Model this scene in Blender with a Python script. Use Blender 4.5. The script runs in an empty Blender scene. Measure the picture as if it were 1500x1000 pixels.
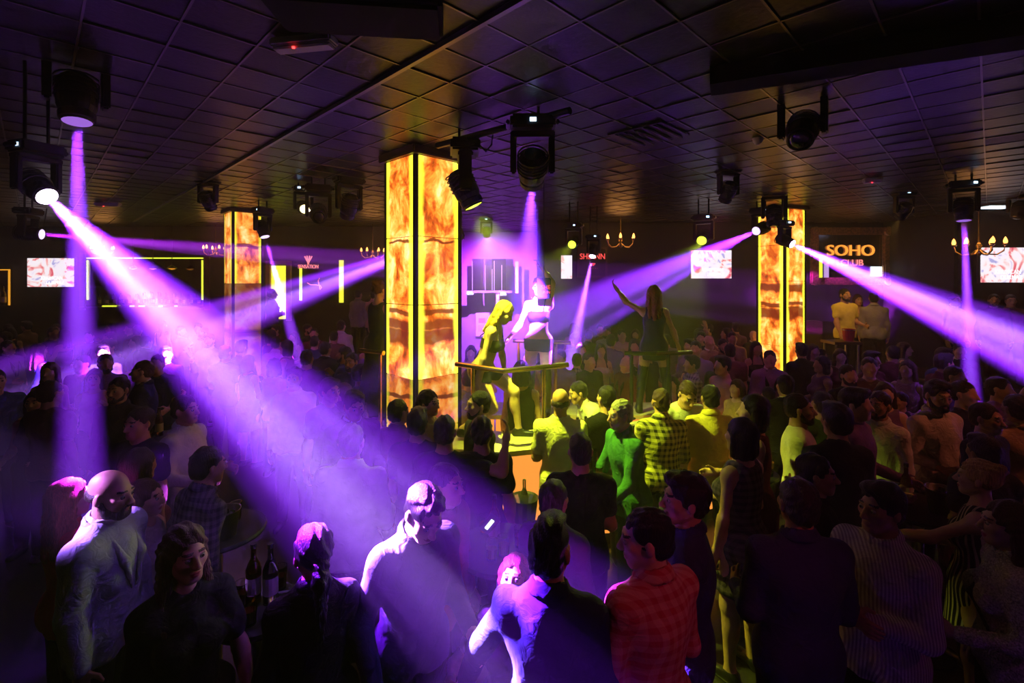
import bpy, bmesh, math, random, numpy as np
from mathutils import Vector, Matrix
random.seed(11)
SC = bpy.context.scene; COL = SC.collection
# ---------------------------------------------------------------- camera: level, lens shifted up-frame, horizon at y=408 of 1000
CAMH, FPX, HOR = 2.78, 700., 408.
cam = bpy.data.objects.new('camera', bpy.data.cameras.new('camera')); COL.objects.link(cam); SC.camera = cam
cam.location = (0, 0, CAMH); cam.rotation_euler = (math.pi/2, 0, 0)
cam.data.sensor_width = 36; cam.data.lens = 36*FPX/1500; cam.data.shift_y = -(500-HOR)/1500; cam.data.clip_start = .05
# ---------------------------------------------------------------- world: no daylight, only the club's haze
W = bpy.data.worlds.new('club_air'); SC.world = W; W.use_nodes = True
W.node_tree.nodes['Background'].inputs[0].default_value = (0, 0, 0, 1)
HAZE = .021
_v = W.node_tree.nodes.new('ShaderNodeVolumeScatter'); _v.inputs['Density'].default_value = HAZE; _v.inputs['Anisotropy'].default_value = .3
W.node_tree.links.new(_v.outputs[0], W.node_tree.nodes['World Output'].inputs['Volume'])
# ---------------------------------------------------------------- exposure and view
vs = SC.view_settings; vs.view_transform = 'Standard'; vs.look = 'None'; vs.exposure = 0.; vs.gamma = 1.; vs.use_curve_mapping = False
cy = SC.cycles; cy.max_bounces = 3; cy.diffuse_bounces = 1; cy.glossy_bounces = 2; cy.transmission_bounces = 3; cy.use_adaptive_sampling = True; cy.adaptive_threshold = .035; cy.adaptive_min_samples = 20; cy.volume_bounces = 0; cy.transparent_max_bounces = 6
cy.sample_clamp_indirect = 4; cy.caustics_reflective = False; cy.caustics_refractive = False

def PX(px, py, Y): return Vector(((px-750)/FPX*Y, Y, CAMH-(py-HOR)/FPX*Y))

# ---------------------------------------------------------------- materials
M = {}
def N(nt, t, **k):
    n = nt.nodes.new(t)
    for a, b in k.items(): setattr(n, a, b)
    return n
def mat(name, col, rough=.6, metal=0., emit=None, es=0., spec=.5, noise=0., nscale=8., bump=0., bscale=60., pattern=None, trans=0., stretch=None, sheen=0., bdist=0.):
    m = bpy.data.materials.new(name); m.use_nodes = True; nt = m.node_tree; b = nt.nodes['Principled BSDF']; L = nt.links.new
    b.inputs['Base Color'].default_value = (*col, 1); b.inputs['Roughness'].default_value = rough; b.inputs['Metallic'].default_value = metal; b.inputs['Specular IOR Level'].default_value = spec
    if sheen: b.inputs['Sheen Weight'].default_value = sheen
    if emit: b.inputs['Emission Color'].default_value = (*emit, 1); b.inputs['Emission Strength'].default_value = es
    if trans: b.inputs['Transmission Weight'].default_value = trans; b.inputs['IOR'].default_value = 1.45
    tc = N(nt, 'ShaderNodeTexCoord'); vec = tc.outputs['Object']
    if stretch:
        mp = N(nt, 'ShaderNodeMapping'); mp.inputs['Scale'].default_value = stretch; L(vec, mp.inputs[0]); vec2 = mp.outputs[0]
    else: vec2 = vec
    src = None
    if pattern:
        kind, col2, per = pattern[:3]; sp = N(nt, 'ShaderNodeSeparateXYZ'); L(vec, sp.inputs[0])
        def wave(sock, per, thr):
            a = N(nt, 'ShaderNodeMath', operation='MULTIPLY'); a.inputs[1].default_value = 2*math.pi/per; L(sock, a.inputs[0])
            s_ = N(nt, 'ShaderNodeMath', operation='SINE'); L(a.outputs[0], s_.inputs[0])
            g = N(nt, 'ShaderNodeMath', operation='GREATER_THAN'); g.inputs[1].default_value = thr; L(s_.outputs[0], g.inputs[0]); return g.outputs[0]
        ad = N(nt, 'ShaderNodeMath', operation='ADD'); L(sp.outputs[0], ad.inputs[0]); L(sp.outputs[1], ad.inputs[1])
        if kind == 'stripe': f = wave(ad.outputs[0], per, .0 if len(pattern) < 4 else pattern[3])
        elif kind == 'hstripe': f = wave(sp.outputs[2], per, .0)
        else:
            f1 = wave(ad.outputs[0], per, .1); f2 = wave(sp.outputs[2], per, .1); am = N(nt, 'ShaderNodeMath', operation='ADD'); L(f1, am.inputs[0]); L(f2, am.inputs[1])
            hf_ = N(nt, 'ShaderNodeMath', operation='MULTIPLY'); hf_.inputs[1].default_value = .5; L(am.outputs[0], hf_.inputs[0]); f = hf_.outputs[0]
        mx = N(nt, 'ShaderNodeMix', data_type='RGBA'); mx.inputs[6].default_value = (*col, 1); mx.inputs[7].default_value = (*col2, 1); L(f, mx.inputs[0]); src = mx.outputs[2]
    if noise:
        nz = N(nt, 'ShaderNodeTexNoise'); nz.inputs['Scale'].default_value = nscale; nz.inputs['Detail'].default_value = 5; L(vec2, nz.inputs['Vector'])
        mr = N(nt, 'ShaderNodeMapRange'); mr.inputs[1].default_value = .3; mr.inputs[2].default_value = .7; mr.inputs[3].default_value = 1-noise; mr.inputs[4].default_value = 1+noise; L(nz.outputs[0], mr.inputs[0])
        mu = N(nt, 'ShaderNodeMix', data_type='RGBA', blend_type='MULTIPLY'); mu.inputs[0].default_value = 1; mu.clamp_result = False
        if src is None: mu.inputs[6].default_value = (*col, 1)
        else: L(src, mu.inputs[6])
        cb = N(nt, 'ShaderNodeCombineColor'); [L(mr.outputs[0], cb.inputs[i]) for i in range(3)]; L(cb.outputs[0], mu.inputs[7]); src = mu.outputs[2]
    if src is not None: L(src, b.inputs['Base Color'])
    if bump:
        n2 = N(nt, 'ShaderNodeTexNoise'); n2.inputs['Scale'].default_value = bscale; n2.inputs['Detail'].default_value = 3; n2.inputs['Distortion'].default_value = bdist; L(vec2, n2.inputs['Vector'])
        bp = N(nt, 'ShaderNodeBump'); bp.inputs['Strength'].default_value = bump; bp.inputs['Distance'].default_value = .01; L(n2.outputs[0], bp.inputs['Height']); L(bp.outputs[0], b.inputs['Normal'])
    M[name] = m; return m
def emis(name, col, s): return mat(name, (.02,.02,.02), .5, emit=col, es=s)

# skin and hair
for n, c in dict(skin=(.52,.30,.20), skin_pale=(.66,.42,.32), skin_tan=(.40,.215,.13), skin_dark=(.26,.14,.085)).items(): mat(n, c, .5, noise=.12, nscale=14, bump=.06, bscale=160)
mat('lips', (.38,.16,.13), .4); mat('lips_f', (.42,.06,.07), .3)
for n, c in dict(hair_black=(.012,.009,.008), hair_brown=(.055,.026,.014), hair_blonde=(.48,.30,.10), hair_red=(.20,.05,.025), hair_grey=(.30,.29,.27), hair_bald=(.03,.02,.015)).items():
    mat(n, c, .5, spec=.3, noise=.45, nscale=26, stretch=(6,6,.7), bump=.9, bscale=30)
# fabrics
FAB = dict(cloth_white=(.72,.72,.74), cloth_offwhite=(.6,.55,.48), cloth_black=(.006,.006,.007), cloth_charcoal=(.022,.022,.025), cloth_navy=(.02,.028,.075), cloth_blue=(.07,.11,.35), cloth_midnight=(.03,.03,.09),
           cloth_green=(.04,.17,.055), cloth_olive=(.035,.05,.025), cloth_polo=(.62,.58,.30), cloth_yellow=(.62,.52,.12), cloth_maroon=(.12,.02,.025), cloth_red=(.42,.03,.03), cloth_brown=(.16,.09,.06), cloth_pink=(.55,.28,.34),
           cloth_grey=(.24,.23,.24), cloth_purple=(.20,.10,.30), cloth_tan=(.45,.30,.18), cloth_denim=(.03,.045,.09), cloth_shirtpurple=(.05,.035,.085), cloth_jacketblue=(.42,.44,.58))
for n, c in FAB.items(): mat(n, c, .85, noise=.10, nscale=9, bump=.9, bscale=13, bdist=1.8, spec=.15)
mat('plaid_red', (.55,.22,.18), .85, pattern=('plaid',(.42,.035,.05),.05), bump=.9, bscale=13, bdist=1.8, spec=.2)
mat('plaid_yellow', (.50,.46,.12), .85, pattern=('plaid',(.02,.02,.02),.055), bump=.9, bscale=13, bdist=1.8, spec=.2)
mat('plaid_purple', (.35,.28,.42), .85, pattern=('plaid',(.05,.03,.09),.06), bump=.8, bscale=13, bdist=1.8, spec=.2)
mat('plaid_dark', (.12,.09,.12), .85, pattern=('plaid',(.02,.015,.03),.045), bump=.8, bscale=13, bdist=1.8, spec=.2)
mat('stripe_white', (.62,.56,.60), .85, pattern=('stripe',(.32,.24,.33),.018), bump=.9, bscale=13, bdist=1.8, spec=.2)
mat('stripe_blackwhite', (.015,.015,.015), .85, pattern=('stripe',(.55,.5,.42),.042,.45), bump=.8, bscale=13, bdist=1.8, spec=.2)
mat('knit_white', (.50,.45,.47), .95, noise=.5, nscale=120, bump=1., bscale=140)
mat('leather_black', (.012,.012,.013), .3, bump=.2, bscale=50); mat('sequin_black', (.02,.02,.02), .25, metal=.6, bump=1., bscale=150)
# building
mat('ceiling_tile', (.010,.009,.0095), .36, spec=.22, noise=.35, nscale=3, bump=.25, bscale=26); mat('ceiling_tile_dark', (.014,.012,.013), .5, noise=.2, bump=.2)
mat('grid_metal', (.16,.14,.13), .35, metal=.6); mat('ceiling_void', (.012,.011,.012), .8)
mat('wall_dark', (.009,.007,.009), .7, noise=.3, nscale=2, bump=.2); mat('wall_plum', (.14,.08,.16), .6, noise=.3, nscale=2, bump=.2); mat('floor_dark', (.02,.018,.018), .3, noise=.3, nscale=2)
mat('black_metal', (.012,.012,.013), .38, metal=.3, noise=.2); mat('black_plastic', (.010,.010,.011), .5, spec=.3); mat('matte_black', (.006,.006,.006), .9, spec=.1); emis('lens_violet_dim', (.5,.2,1), .7); mat('dark_wood', (.06,.03,.018), .4, noise=.4, nscale=5, stretch=(1,1,8))
mat('chrome', (.7,.7,.7), .14, metal=1.); mat('brass', (.75,.55,.25), .22, metal=1., noise=.1); mat('gold_frame', (.5,.26,.12), .4, metal=.7, noise=.5, nscale=20, bump=.8, bscale=30)
mat('mirror_dark', (.25,.2,.3), .12, metal=1.); mat('counter_top', (.55,.5,.42), .25, noise=.15, nscale=6); mat('steel', (.45,.45,.46), .28, metal=1.)
mat('glass', (.9,.9,.92), .03, trans=1.); mat('bottle_green', (.05,.25,.08), .05, trans=.8); mat('bottle_brown', (.25,.09,.02), .05, trans=.7); mat('bottle_clear', (.8,.8,.8), .04, trans=.9); mat('label_paper', (.6,.55,.45), .7)
mat('plastic_white', (.6,.58,.58), .5); mat('red_plastic', (.5,.02,.02), .5); mat('cup_red', (.45,.06,.05), .5); mat('amber_drink', (.45,.16,.02), .1, trans=.5)
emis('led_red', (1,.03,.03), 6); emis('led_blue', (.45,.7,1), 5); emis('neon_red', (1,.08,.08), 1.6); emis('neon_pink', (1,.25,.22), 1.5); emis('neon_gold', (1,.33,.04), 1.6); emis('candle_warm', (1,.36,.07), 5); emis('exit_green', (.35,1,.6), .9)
emis('led_yellow', (.85,1,.05), 1.6); emis('led_amber', (1,.42,.03), 1.1); emis('panel_yellow', (1,.95,.05), 1.3); emis('glow_violet', (.75,.45,1), .9); emis('counter_glow', (1,.33,.05), 1.1); emis('phone_glow', (.8,.95,1), 2.2)
emis('lens_violet', (.80,.62,1), 22); emis('lens_violet_small', (.75,.55,1), 2.); emis('lens_green', (.75,1,.05), 2.6); emis('lens_warm', (1,.85,.35), 4); mat('lens_off', (.02,.02,.03), .05, spec=.8)
mat('eye_white', (.32,.30,.29), .2); mat('eye_iris', (.02,.012,.01), .1)

# ---------------------------------------------------------------- mesh helpers
def ob(name, me, material=None, parent=None, loc=(0,0,0), rot=(0,0,0), smooth=False):
    if material: me.materials.append(M[material])
    if smooth: me.polygons.foreach_set('use_smooth', [True]*len(me.polygons))
    o = bpy.data.objects.new(name, me); COL.objects.link(o); o.location = loc; o.rotation_euler = rot
    if parent: o.parent = parent
    return o
def empty(name, loc=(0,0,0), rz=0.):
    o = bpy.data.objects.new(name, None); COL.objects.link(o); o.location = loc; o.rotation_euler = (0,0,rz); o.empty_display_size = .1; return o
def tag(o, label, cat, group=None):
    o['label'] = label; o['category'] = cat
    if group: o['group'] = group
    return o
def structure(o, label=None):
    o['kind'] = 'structure'
    if label: o['label'] = label
    return o
def fin(bm, name='m'):
    me = bpy.data.meshes.new(name); bmesh.ops.recalc_face_normals(bm, faces=bm.faces); bm.to_mesh(me); bm.free(); return me
def box_bm(bm, c, s, R=None, bevel=0.):
    r = bmesh.ops.create_cube(bm, size=1.); T = Matrix.Translation(c) @ (R.to_4x4() if R else Matrix.Identity(4)) @ Matrix.Diagonal((*s,1)); bmesh.ops.transform(bm, matrix=T, verts=r['verts'])
    if bevel: bmesh.ops.bevel(bm, geom=list({e for v in r['verts'] for e in v.link_edges}), offset=bevel, segments=2, affect='EDGES')
def box(c, s, R=None, bevel=0.): bm = bmesh.new(); box_bm(bm, c, s, R, bevel); return fin(bm)
def tube(pts, r, n=10, closed=False):
    """a round bar along points"""
    pts = [Vector(p) for p in pts]; bm = bmesh.new(); rings = []
    for i, p in enumerate(pts):
        a = pts[max(0,i-1)] if not closed else pts[i-1]; b = pts[min(len(pts)-1,i+1)] if not closed else pts[(i+1) % len(pts)]
        d = (b-a).normalized(); u = d.orthogonal().normalized() if abs(d.z) > .95 else d.cross(Vector((0,0,1))).normalized(); v = d.cross(u)
        rr = r[i] if isinstance(r, (list,tuple)) else r
        rings.append([bm.verts.new(p+(u*math.cos(t)+v*math.sin(t))*rr) for t in (2*math.pi*k/n for k in range(n))])
    for i in range(len(rings)-(0 if closed else 1)):
        A, B = rings[i], rings[(i+1) % len(rings)]
        for k in range(n): bm.faces.new((A[k], A[(k+1)%n], B[(k+1)%n], B[k]))
    if not closed: bm.faces.new(rings[0][::-1]); bm.faces.new(rings[-1])
    return fin(bm)
def lathe(prof, n=20, M4=None):
    """(radius, height) profile turned about z"""
    bm = bmesh.new(); rings = []
    for r, z in prof:
        rings.append([bm.verts.new((r*math.cos(2*math.pi*k/n), r*math.sin(2*math.pi*k/n), z)) for k in range(n)] if r > 1e-5 else [bm.verts.new((0,0,z))])
    for A, B in zip(rings, rings[1:]):
        for k in range(n):
            if len(A) == 1 and len(B) == 1: continue
            if len(A) == 1: bm.faces.new((A[0], B[k], B[(k+1)%n]))
            elif len(B) == 1: bm.faces.new((A[k], A[(k+1)%n], B[0]))
            else: bm.faces.new((A[k], A[(k+1)%n], B[(k+1)%n], B[k]))
    if M4 is not None: bmesh.ops.transform(bm, matrix=M4, verts=bm.verts)
    return fin(bm)
def prism(poly, z0, z1):
    bm = bmesh.new(); a = [bm.verts.new((x,y,z0)) for x, y in poly]; b = [bm.verts.new((x,y,z1)) for x, y in poly]; n = len(poly)
    bm.faces.new(a[::-1]); bm.faces.new(b)
    for i in range(n): bm.faces.new((a[i], a[(i+1)%n], b[(i+1)%n], b[i]))
    return fin(bm)
def text(name, body, size, material, parent, loc, rot=(math.pi/2,0,0), ext=.006, sx=1.):
    c = bpy.data.curves.new(name, 'FONT'); c.body = body; c.size = size; c.align_x = 'CENTER'; c.align_y = 'CENTER'; c.extrude = ext; c.materials.append(M[material])
    t = bpy.data.objects.new(name, c); COL.objects.link(t); me = bpy.data.meshes.new_from_object(t.evaluated_get(bpy.context.evaluated_depsgraph_get())); bpy.data.objects.remove(t)
    o = bpy.data.objects.new(name, me); COL.objects.link(o); o.location = loc; o.rotation_euler = rot; o.scale = (sx,1,1); o.parent = parent; return o
def copy_tree(o, parent=None):
    c = o.copy(); COL.objects.link(c); c.parent = parent
    for ch in list(o.children): copy_tree(ch, c)
    return c
_bm = bmesh.new(); bmesh.ops.create_uvsphere(_bm, u_segments=16, v_segments=12, radius=.0128, matrix=Matrix.Rotation(math.pi/2, 4, 'X')); EYE = fin(_bm, 'eye'); EYE.materials.append(M['eye_white']); EYE.materials.append(M['eye_iris'])
for p in EYE.polygons:
    p.use_smooth = True
    if p.center.y < -.0105: p.material_index = 1
# ---------------------------------------------------------------- implicit surfaces -> meshes
def V3(*a): return np.array(a, dtype=np.float64)
def nrm(v):
    v = np.asarray(v, dtype=np.float64); return v/max(1e-9, np.linalg.norm(v))
def Rx(a): c, s = math.cos(a), math.sin(a); return np.array([[1,0,0],[0,c,-s],[0,s,c]])
def Ry(a): c, s = math.cos(a), math.sin(a); return np.array([[c,0,s],[0,1,0],[-s,0,c]])
def Rz(a): c, s = math.cos(a), math.sin(a); return np.array([[c,-s,0],[s,c,0],[0,0,1]])

class Sdf:
    """a smooth union of round cones and ellipsoids, with smooth cuts, meshed by surface nets"""
    def __init__(s): s.ops = []; s.fold = None
    def cone(s, a, b, ra, rb, k=.03, op='add'):
        a = np.asarray(a, float); b = np.asarray(b, float)
        r = max(ra, rb); s.ops.append((op, 'c', (a, b, ra, rb), np.minimum(a, b)-r, np.maximum(a, b)+r, k)); return s
    def ell(s, c, r, R=None, k=.03, op='add'):
        c = np.asarray(c, float); r = np.asarray(r, float)
        R = np.eye(3) if R is None else R
        e = np.sqrt(((R*r)**2).sum(1))
        s.ops.append((op, 'e', (c, r, R), c-e, c+e, k)); return s
    def ring(s, c, R, rad, minor, flat=.5, k=.01):
        c = np.asarray(c, float); e = np.full(3, rad+minor/flat)
        s.ops.append(('add', 'r', (c, R, rad, minor, flat), c-e, c+e, k)); return s
    def plane(s, p, n, k=.004):      # keeps what lies behind the plane
        s.ops.append(('cut', 'p', (np.asarray(p, float), nrm(n)), None, None, k)); return s
    def bounds(s):
        lo = np.min([o[3] for o in s.ops if o[0] == 'add'], axis=0); hi = np.max([o[4] for o in s.ops if o[0] == 'add'], axis=0)
        return lo-.02, hi+.02
    def field(s, xs, ys, zs):
        F = np.full((len(xs), len(ys), len(zs)), .25)
        for op, t, pr, lo, hi, k in s.ops:
            if t == 'p':
                d = (xs[:,None,None]-pr[0][0])*pr[1][0]+(ys[None,:,None]-pr[0][1])*pr[1][1]+(zs[None,None,:]-pr[0][2])*pr[1][2]
                F = np.maximum(F, d); continue
            m = k+.05
            ix = slice(*np.searchsorted(xs, (lo[0]-m, hi[0]+m))); iy = slice(*np.searchsorted(ys, (lo[1]-m, hi[1]+m))); iz = slice(*np.searchsorted(zs, (lo[2]-m, hi[2]+m)))
            X = xs[ix][:,None,None]; Y = ys[iy][None,:,None]; Z = zs[iz][None,None,:]
            if X.size*Y.size*Z.size == 0: continue
            if t == 'c':
                a, b, ra, rb = pr; ab = b-a; L = max(1e-9, ab@ab)
                px, py, pz = X-a[0], Y-a[1], Z-a[2]
                h = np.clip((px*ab[0]+py*ab[1]+pz*ab[2])/L, 0, 1)
                d = np.sqrt((px-h*ab[0])**2+(py-h*ab[1])**2+(pz-h*ab[2])**2)-(ra+(rb-ra)*h)
            elif t == 'e':
                c, r, R = pr; px, py, pz = X-c[0], Y-c[1], Z-c[2]
                u = (px*R[0,0]+py*R[1,0]+pz*R[2,0])/r[0]; v = (px*R[0,1]+py*R[1,1]+pz*R[2,1])/r[1]; w = (px*R[0,2]+py*R[1,2]+pz*R[2,2])/r[2]
                k0 = np.sqrt(u*u+v*v+w*w); k1 = np.sqrt((u/r[0])**2+(v/r[1])**2+(w/r[2])**2)
                d = k0*(k0-1)/np.maximum(k1, 1e-6)
            else:
                c, R, rad, minor, flat = pr; px, py, pz = X-c[0], Y-c[1], Z-c[2]
                u = px*R[0,0]+py*R[1,0]+pz*R[2,0]; v = px*R[0,1]+py*R[1,1]+pz*R[2,1]; w = px*R[0,2]+py*R[1,2]+pz*R[2,2]
                d = np.sqrt((np.sqrt(u*u+v*v)-rad)**2+(w*flat)**2)-minor
            G = F[ix,iy,iz]
            if op == 'add':
                h = np.clip(.5+.5*(d-G)/k, 0, 1); F[ix,iy,iz] = d*(1-h)+G*h-k*h*(1-h)
            else:
                h = np.clip(.5-.5*(G+d)/k, 0, 1); F[ix,iy,iz] = G*(1-h)-d*h+k*h*(1-h)
        if s.fold is not None: F += s.fold(xs[:,None,None], ys[None,:,None], zs[None,None,:])
        return F
    def mesh(s, res, lo=None, hi=None):
        L, H = s.bounds()
        lo = L if lo is None else np.maximum(L, lo); hi = H if hi is None else np.minimum(H, hi)
        ax = [np.arange(lo[i], hi[i]+res, res) for i in range(3)]
        return nets(s.field(*ax), *ax)

def nets(F, xs, ys, zs):
    S = F < 0
    nx, ny, nz = F.shape
    cnt = np.zeros((nx-1, ny-1, nz-1), np.int8)
    for i in (0,1):
        for j in (0,1):
            for k in (0,1): cnt += S[i:nx-1+i, j:ny-1+j, k:nz-1+k]
    act = (cnt > 0) & (cnt < 8)
    idx = np.full(act.shape, -1, np.int64)
    I, J, K = np.nonzero(act); n = len(I)
    if n == 0: return np.zeros((0,3)), np.zeros((0,4), np.int64)
    idx[I,J,K] = np.arange(n)
    corner = {}
    for i in (0,1):
        for j in (0,1):
            for k in (0,1): corner[i,j,k] = F[I+i, J+j, K+k]
    acc = np.zeros((n,3)); m = np.zeros(n)
    for axis in range(3):
        for u in (0,1):
            for v in (0,1):
                c0 = [0,0,0]; o = [a for a in range(3) if a != axis]; c0[o[0]] = u; c0[o[1]] = v
                c1 = list(c0); c1[axis] = 1
                f0, f1 = corner[tuple(c0)], corner[tuple(c1)]
                x = (f0 < 0) != (f1 < 0); t = np.where(x, f0/np.where(x, f0-f1, 1), 0)
                p = np.zeros((n,3)); p[:,o[0]] = u; p[:,o[1]] = v; p[:,axis] = t
                acc += p*x[:,None]; m += x
    acc /= m[:,None]
    P = np.stack([xs[I]+acc[:,0]*(xs[1]-xs[0]), ys[J]+acc[:,1]*(ys[1]-ys[0]), zs[K]+acc[:,2]*(zs[1]-zs[0])], 1)
    Q = []
    for axis in range(3):
        a = [slice(1,-1)]*3; a[axis] = slice(0,-1); b = [slice(1,-1)]*3; b[axis] = slice(1,None)
        A, B = S[tuple(a)], S[tuple(b)]
        for flip, mask in ((0, A & ~B), (1, ~A & B)):
            i, j, k = np.nonzero(mask)
            e = [i, j, k]
            for q in range(3):
                if q != axis: e[q] = e[q]+1
            u, v = [(1,2),(2,0),(0,1)][axis]
            def at(du, dv):
                g = [e[0].copy(), e[1].copy(), e[2].copy()]; g[u] = g[u]-du; g[v] = g[v]-dv
                return idx[g[0], g[1], g[2]]
            q4 = np.stack([at(1,1), at(0,1), at(0,0), at(1,0)], 1)
            Q.append(q4[:, ::-1] if flip else q4)
    return P, np.concatenate(Q)

def raw_mesh(name, P, Q, smooth=True):
    me = bpy.data.meshes.new(name)
    ok = (Q >= 0).all(1); Q = Q[ok]
    me.vertices.add(len(P)); me.vertices.foreach_set('co', np.ascontiguousarray(P, dtype=np.float32).ravel())
    me.loops.add(Q.size); me.loops.foreach_set('vertex_index', np.ascontiguousarray(Q, dtype=np.int32).ravel())
    me.polygons.add(len(Q)); me.polygons.foreach_set('loop_start', np.arange(0, Q.size, 4, dtype=np.int32))
    me.update(calc_edges=True)
    if smooth: me.polygons.foreach_set('use_smooth', np.ones(len(Q), bool))
    return me

# ---------------------------------------------------------------- people
# a person faces -Y at yaw 0; arms and legs are given as directions (outward, forward, up)
ARMS = dict(
    down=((.16,.02,-1),(.06,.22,-1)), bent=((.18,.05,-1),(-.15,1,-.15)), fold=((.2,.25,-1),(-1,.75,.1)),
    drink=((.22,.25,-1),(-.35,.8,.9)), up=((.5,.3,.8),(-.1,.2,1)), side_up=((.9,.25,.3),(.1,.3,1)), reach=((.15,.8,-.6),(0,1,-.25)),
    hip=((.55,-.25,-.9),(-.75,.55,-.6)), rail=((.25,.3,-1),(.05,.5,-1)), phone=((.3,.5,-.8),(-.35,.9,.5)), pocket=((.28,-.2,-1),(-.1,.5,-1)))
LEGS = dict(stand=((.05,.02,-1),(.02,-.03,-1)), wide=((.16,.03,-1),(.1,-.05,-1)), step=((.06,.3,-1),(.02,-.12,-1)), back=((.05,-.2,-1),(.02,-.3,-1)))

LAST = [None]
class Rig: pass
def rig(h=1.75, fem=False, lean=0, roll=0, twist=0, hyaw=0, hpitch=0, hroll=0, la='down', ra='down', ll='stand', rl='stand', bulk=1., lhand=None, rhand=None, curl=.5):
    D = math.radians; k = h/1.75; g = Rig(); g.k = k; g.fem = fem; g.bulk = bulk; g.curl = curl
    g.Rt = Rx(D(lean)) @ Ry(D(roll)) @ Rz(D(twist))
    Rl = Rx(D(lean*.25)) @ Rz(D(twist*.3))
    legs = []
    for side, sp in ((1, ll), (-1, rl)):
        th, sh = LEGS[sp] if isinstance(sp, str) else sp
        hip = Rl @ V3(side*.09*k, 0, 0)
        kn = hip + nrm((side*th[0], -th[1], th[2]))*.43*k
        an = kn + nrm((side*sh[0], -sh[1], sh[2]))*.42*k
        legs.append((hip, kn, an))
    pz = .08*k - min(l[2][2] for l in legs)
    g.P = V3(0, 0, pz); g.legs = [tuple(q+g.P for q in l) for l in legs]; g.Rl = Rl
    T = lambda x, y, z: g.P + g.Rt @ (V3(x, y, z)*k)
    g.T = T
    sw = (.145 if fem else .167)*(1+(bulk-1)*.5)
    g.sw = sw
    g.N = T(0, .02, .535)
    g.Rh = Rx(D(lean*.55)) @ Rz(D(twist*.7+hyaw)) @ Rx(D(hpitch)) @ Ry(D(hroll))
    g.hs = (.95 if fem else .98)*(.35+.65*k)
    g.H = g.N + (Rx(D(lean*.7+hpitch*.35)) @ V3(0, -.012, .045))*k + g.Rh @ V3(0, -.012, .122)*g.hs
    g.arms = []
    for side, sp, hd in ((1, la, lhand), (-1, ra, rhand)):
        up, fo = ARMS[sp] if isinstance(sp, str) else sp
        S = T(side*sw, .01, .458)
        E = S + g.Rt @ nrm((side*up[0], -up[1], up[2]))*.285*k
        fd = g.Rt @ nrm((side*fo[0], -fo[1], fo[2]))
        W = E + fd*.25*k
        inward = g.Rt @ V3(-side, 0, 0)
        d = fd if hd is None else nrm(g.Rt @ nrm((side*hd[0], -hd[1], hd[2])))
        n = inward - d*(inward @ d)
        n = nrm(n) if np.linalg.norm(n) > .35 else nrm(V3(0,0,-1)-d*(-d[2]))
        t = np.cross(d, n)*side
        if t @ (g.Rt @ V3(0,-1,.35)) < 0: t = -t
        g.arms.append((S, E, W, d, n, t))
    return g

def hf(g, x, y, z): return g.H + g.Rh @ (V3(x, y, z)*g.hs)

def torso(s, g, t=0., lo=-.2, hips=True):
    k = g.k*1.; b = g.bulk; T = g.T; R = g.Rt; f = g.fem
    if hips:
        s.ell(T(0,.005,.0), V3((.152 if not f else .166)*b*k+t, (.108*b)*k+t, .125*k+t), g.Rl, k=.05)
        for sd in (1,-1): s.ell(T(sd*.065,.045,-.035), V3(.08*k+t, .075*k+t, .09*k+t), g.Rl, k=.05)
    s.ell(T(0,-.005*b,.15), V3((.146 if not f else .122)*b*k+t, (.108 if not f else .092)*b*k+t, .17*k+t), R, k=.06)
    s.ell(T(0,.005,.35), V3((.168 if not f else .14)*b*k+t, (.118 if not f else .1)*b*k+t, .185*k+t), R, k=.06)
    for sd in (1,-1): s.cone(T(sd*.03,.022,.515), T(sd*g.sw*.86,.015,.448), .046*k+t, (.05 if not f else .042)*k+t, k=.05)
    if f:
        for sd in (1,-1): s.ell(T(sd*.066,-.085,.315), V3(.062,.058,.06)*k+t, R, k=.03)
def arm(s, g, i, t=0., up=1., fo=1., tf=None):
    S, E, W = g.arms[i][:3]; k = g.k; m = .84 if g.fem else 1.; b = .5+.5*g.bulk; m *= b; tf = t if tf is None else tf
    s.ell(S, V3(.05,.054,.058)*k*m+t*.8, g.Rt, k=.045)
    e = S+(E-S)*up
    s.cone(S, e, .049*k*m+t, (.049-.009*up)*k*m+t, k=.035)
    if fo > 0:
        w = E+(W-E)*fo
        s.cone(E, w, .041*k*m+tf, (.041-.014*fo)*k*m+tf, k=.03)
        if t == 0: s.cone(E+(W-E)*.1, E+(W-E)*.45, .041*k*m, .036*k*m, k=.03)
def hand(s, g, i):
    S, E, W, d, n, t = g.arms[i]; k = g.k*(.9 if g.fem else 1.)
    R = np.stack([d, t, n], 1); a = lambda u, v, w: W + (d*u+t*v+n*w)*k
    s.cone(W-d*.02, a(.03,0,0), .026*k, .026*k, k=.02)
    s.ell(a(.055,0,0), V3(.05,.041,.016)*k, R, k=.02)
    for j, (o, L) in enumerate(((.030,.07),(.010,.08),(-.010,.074),(-.029,.058))):
        c = g.curl*(1+.12*j); p = a(.092,o*1.05,.002); dd = d
        for q, (fr, r0, r1) in enumerate(((.42,.0098,.009),(.33,.009,.0085),(.25,.0085,.0072))):
            an = c*(.55+.45*q); dd = nrm(dd*math.cos(an)+n*math.sin(an)); p2 = p+dd*L*fr*k
            s.cone(p, p2, r0*k, r1*k, k=.004); p = p2
    p = a(.025,.034,.006); q = p+nrm(d*.62+t*.6+n*.35)*.045*k; r = q+nrm(d*.85+t*.12+n*.35)*.034*k
    s.cone(p, q, .0135*k, .0115*k, k=.012); s.cone(q, r, .011*k, .009*k, k=.004)
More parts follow.
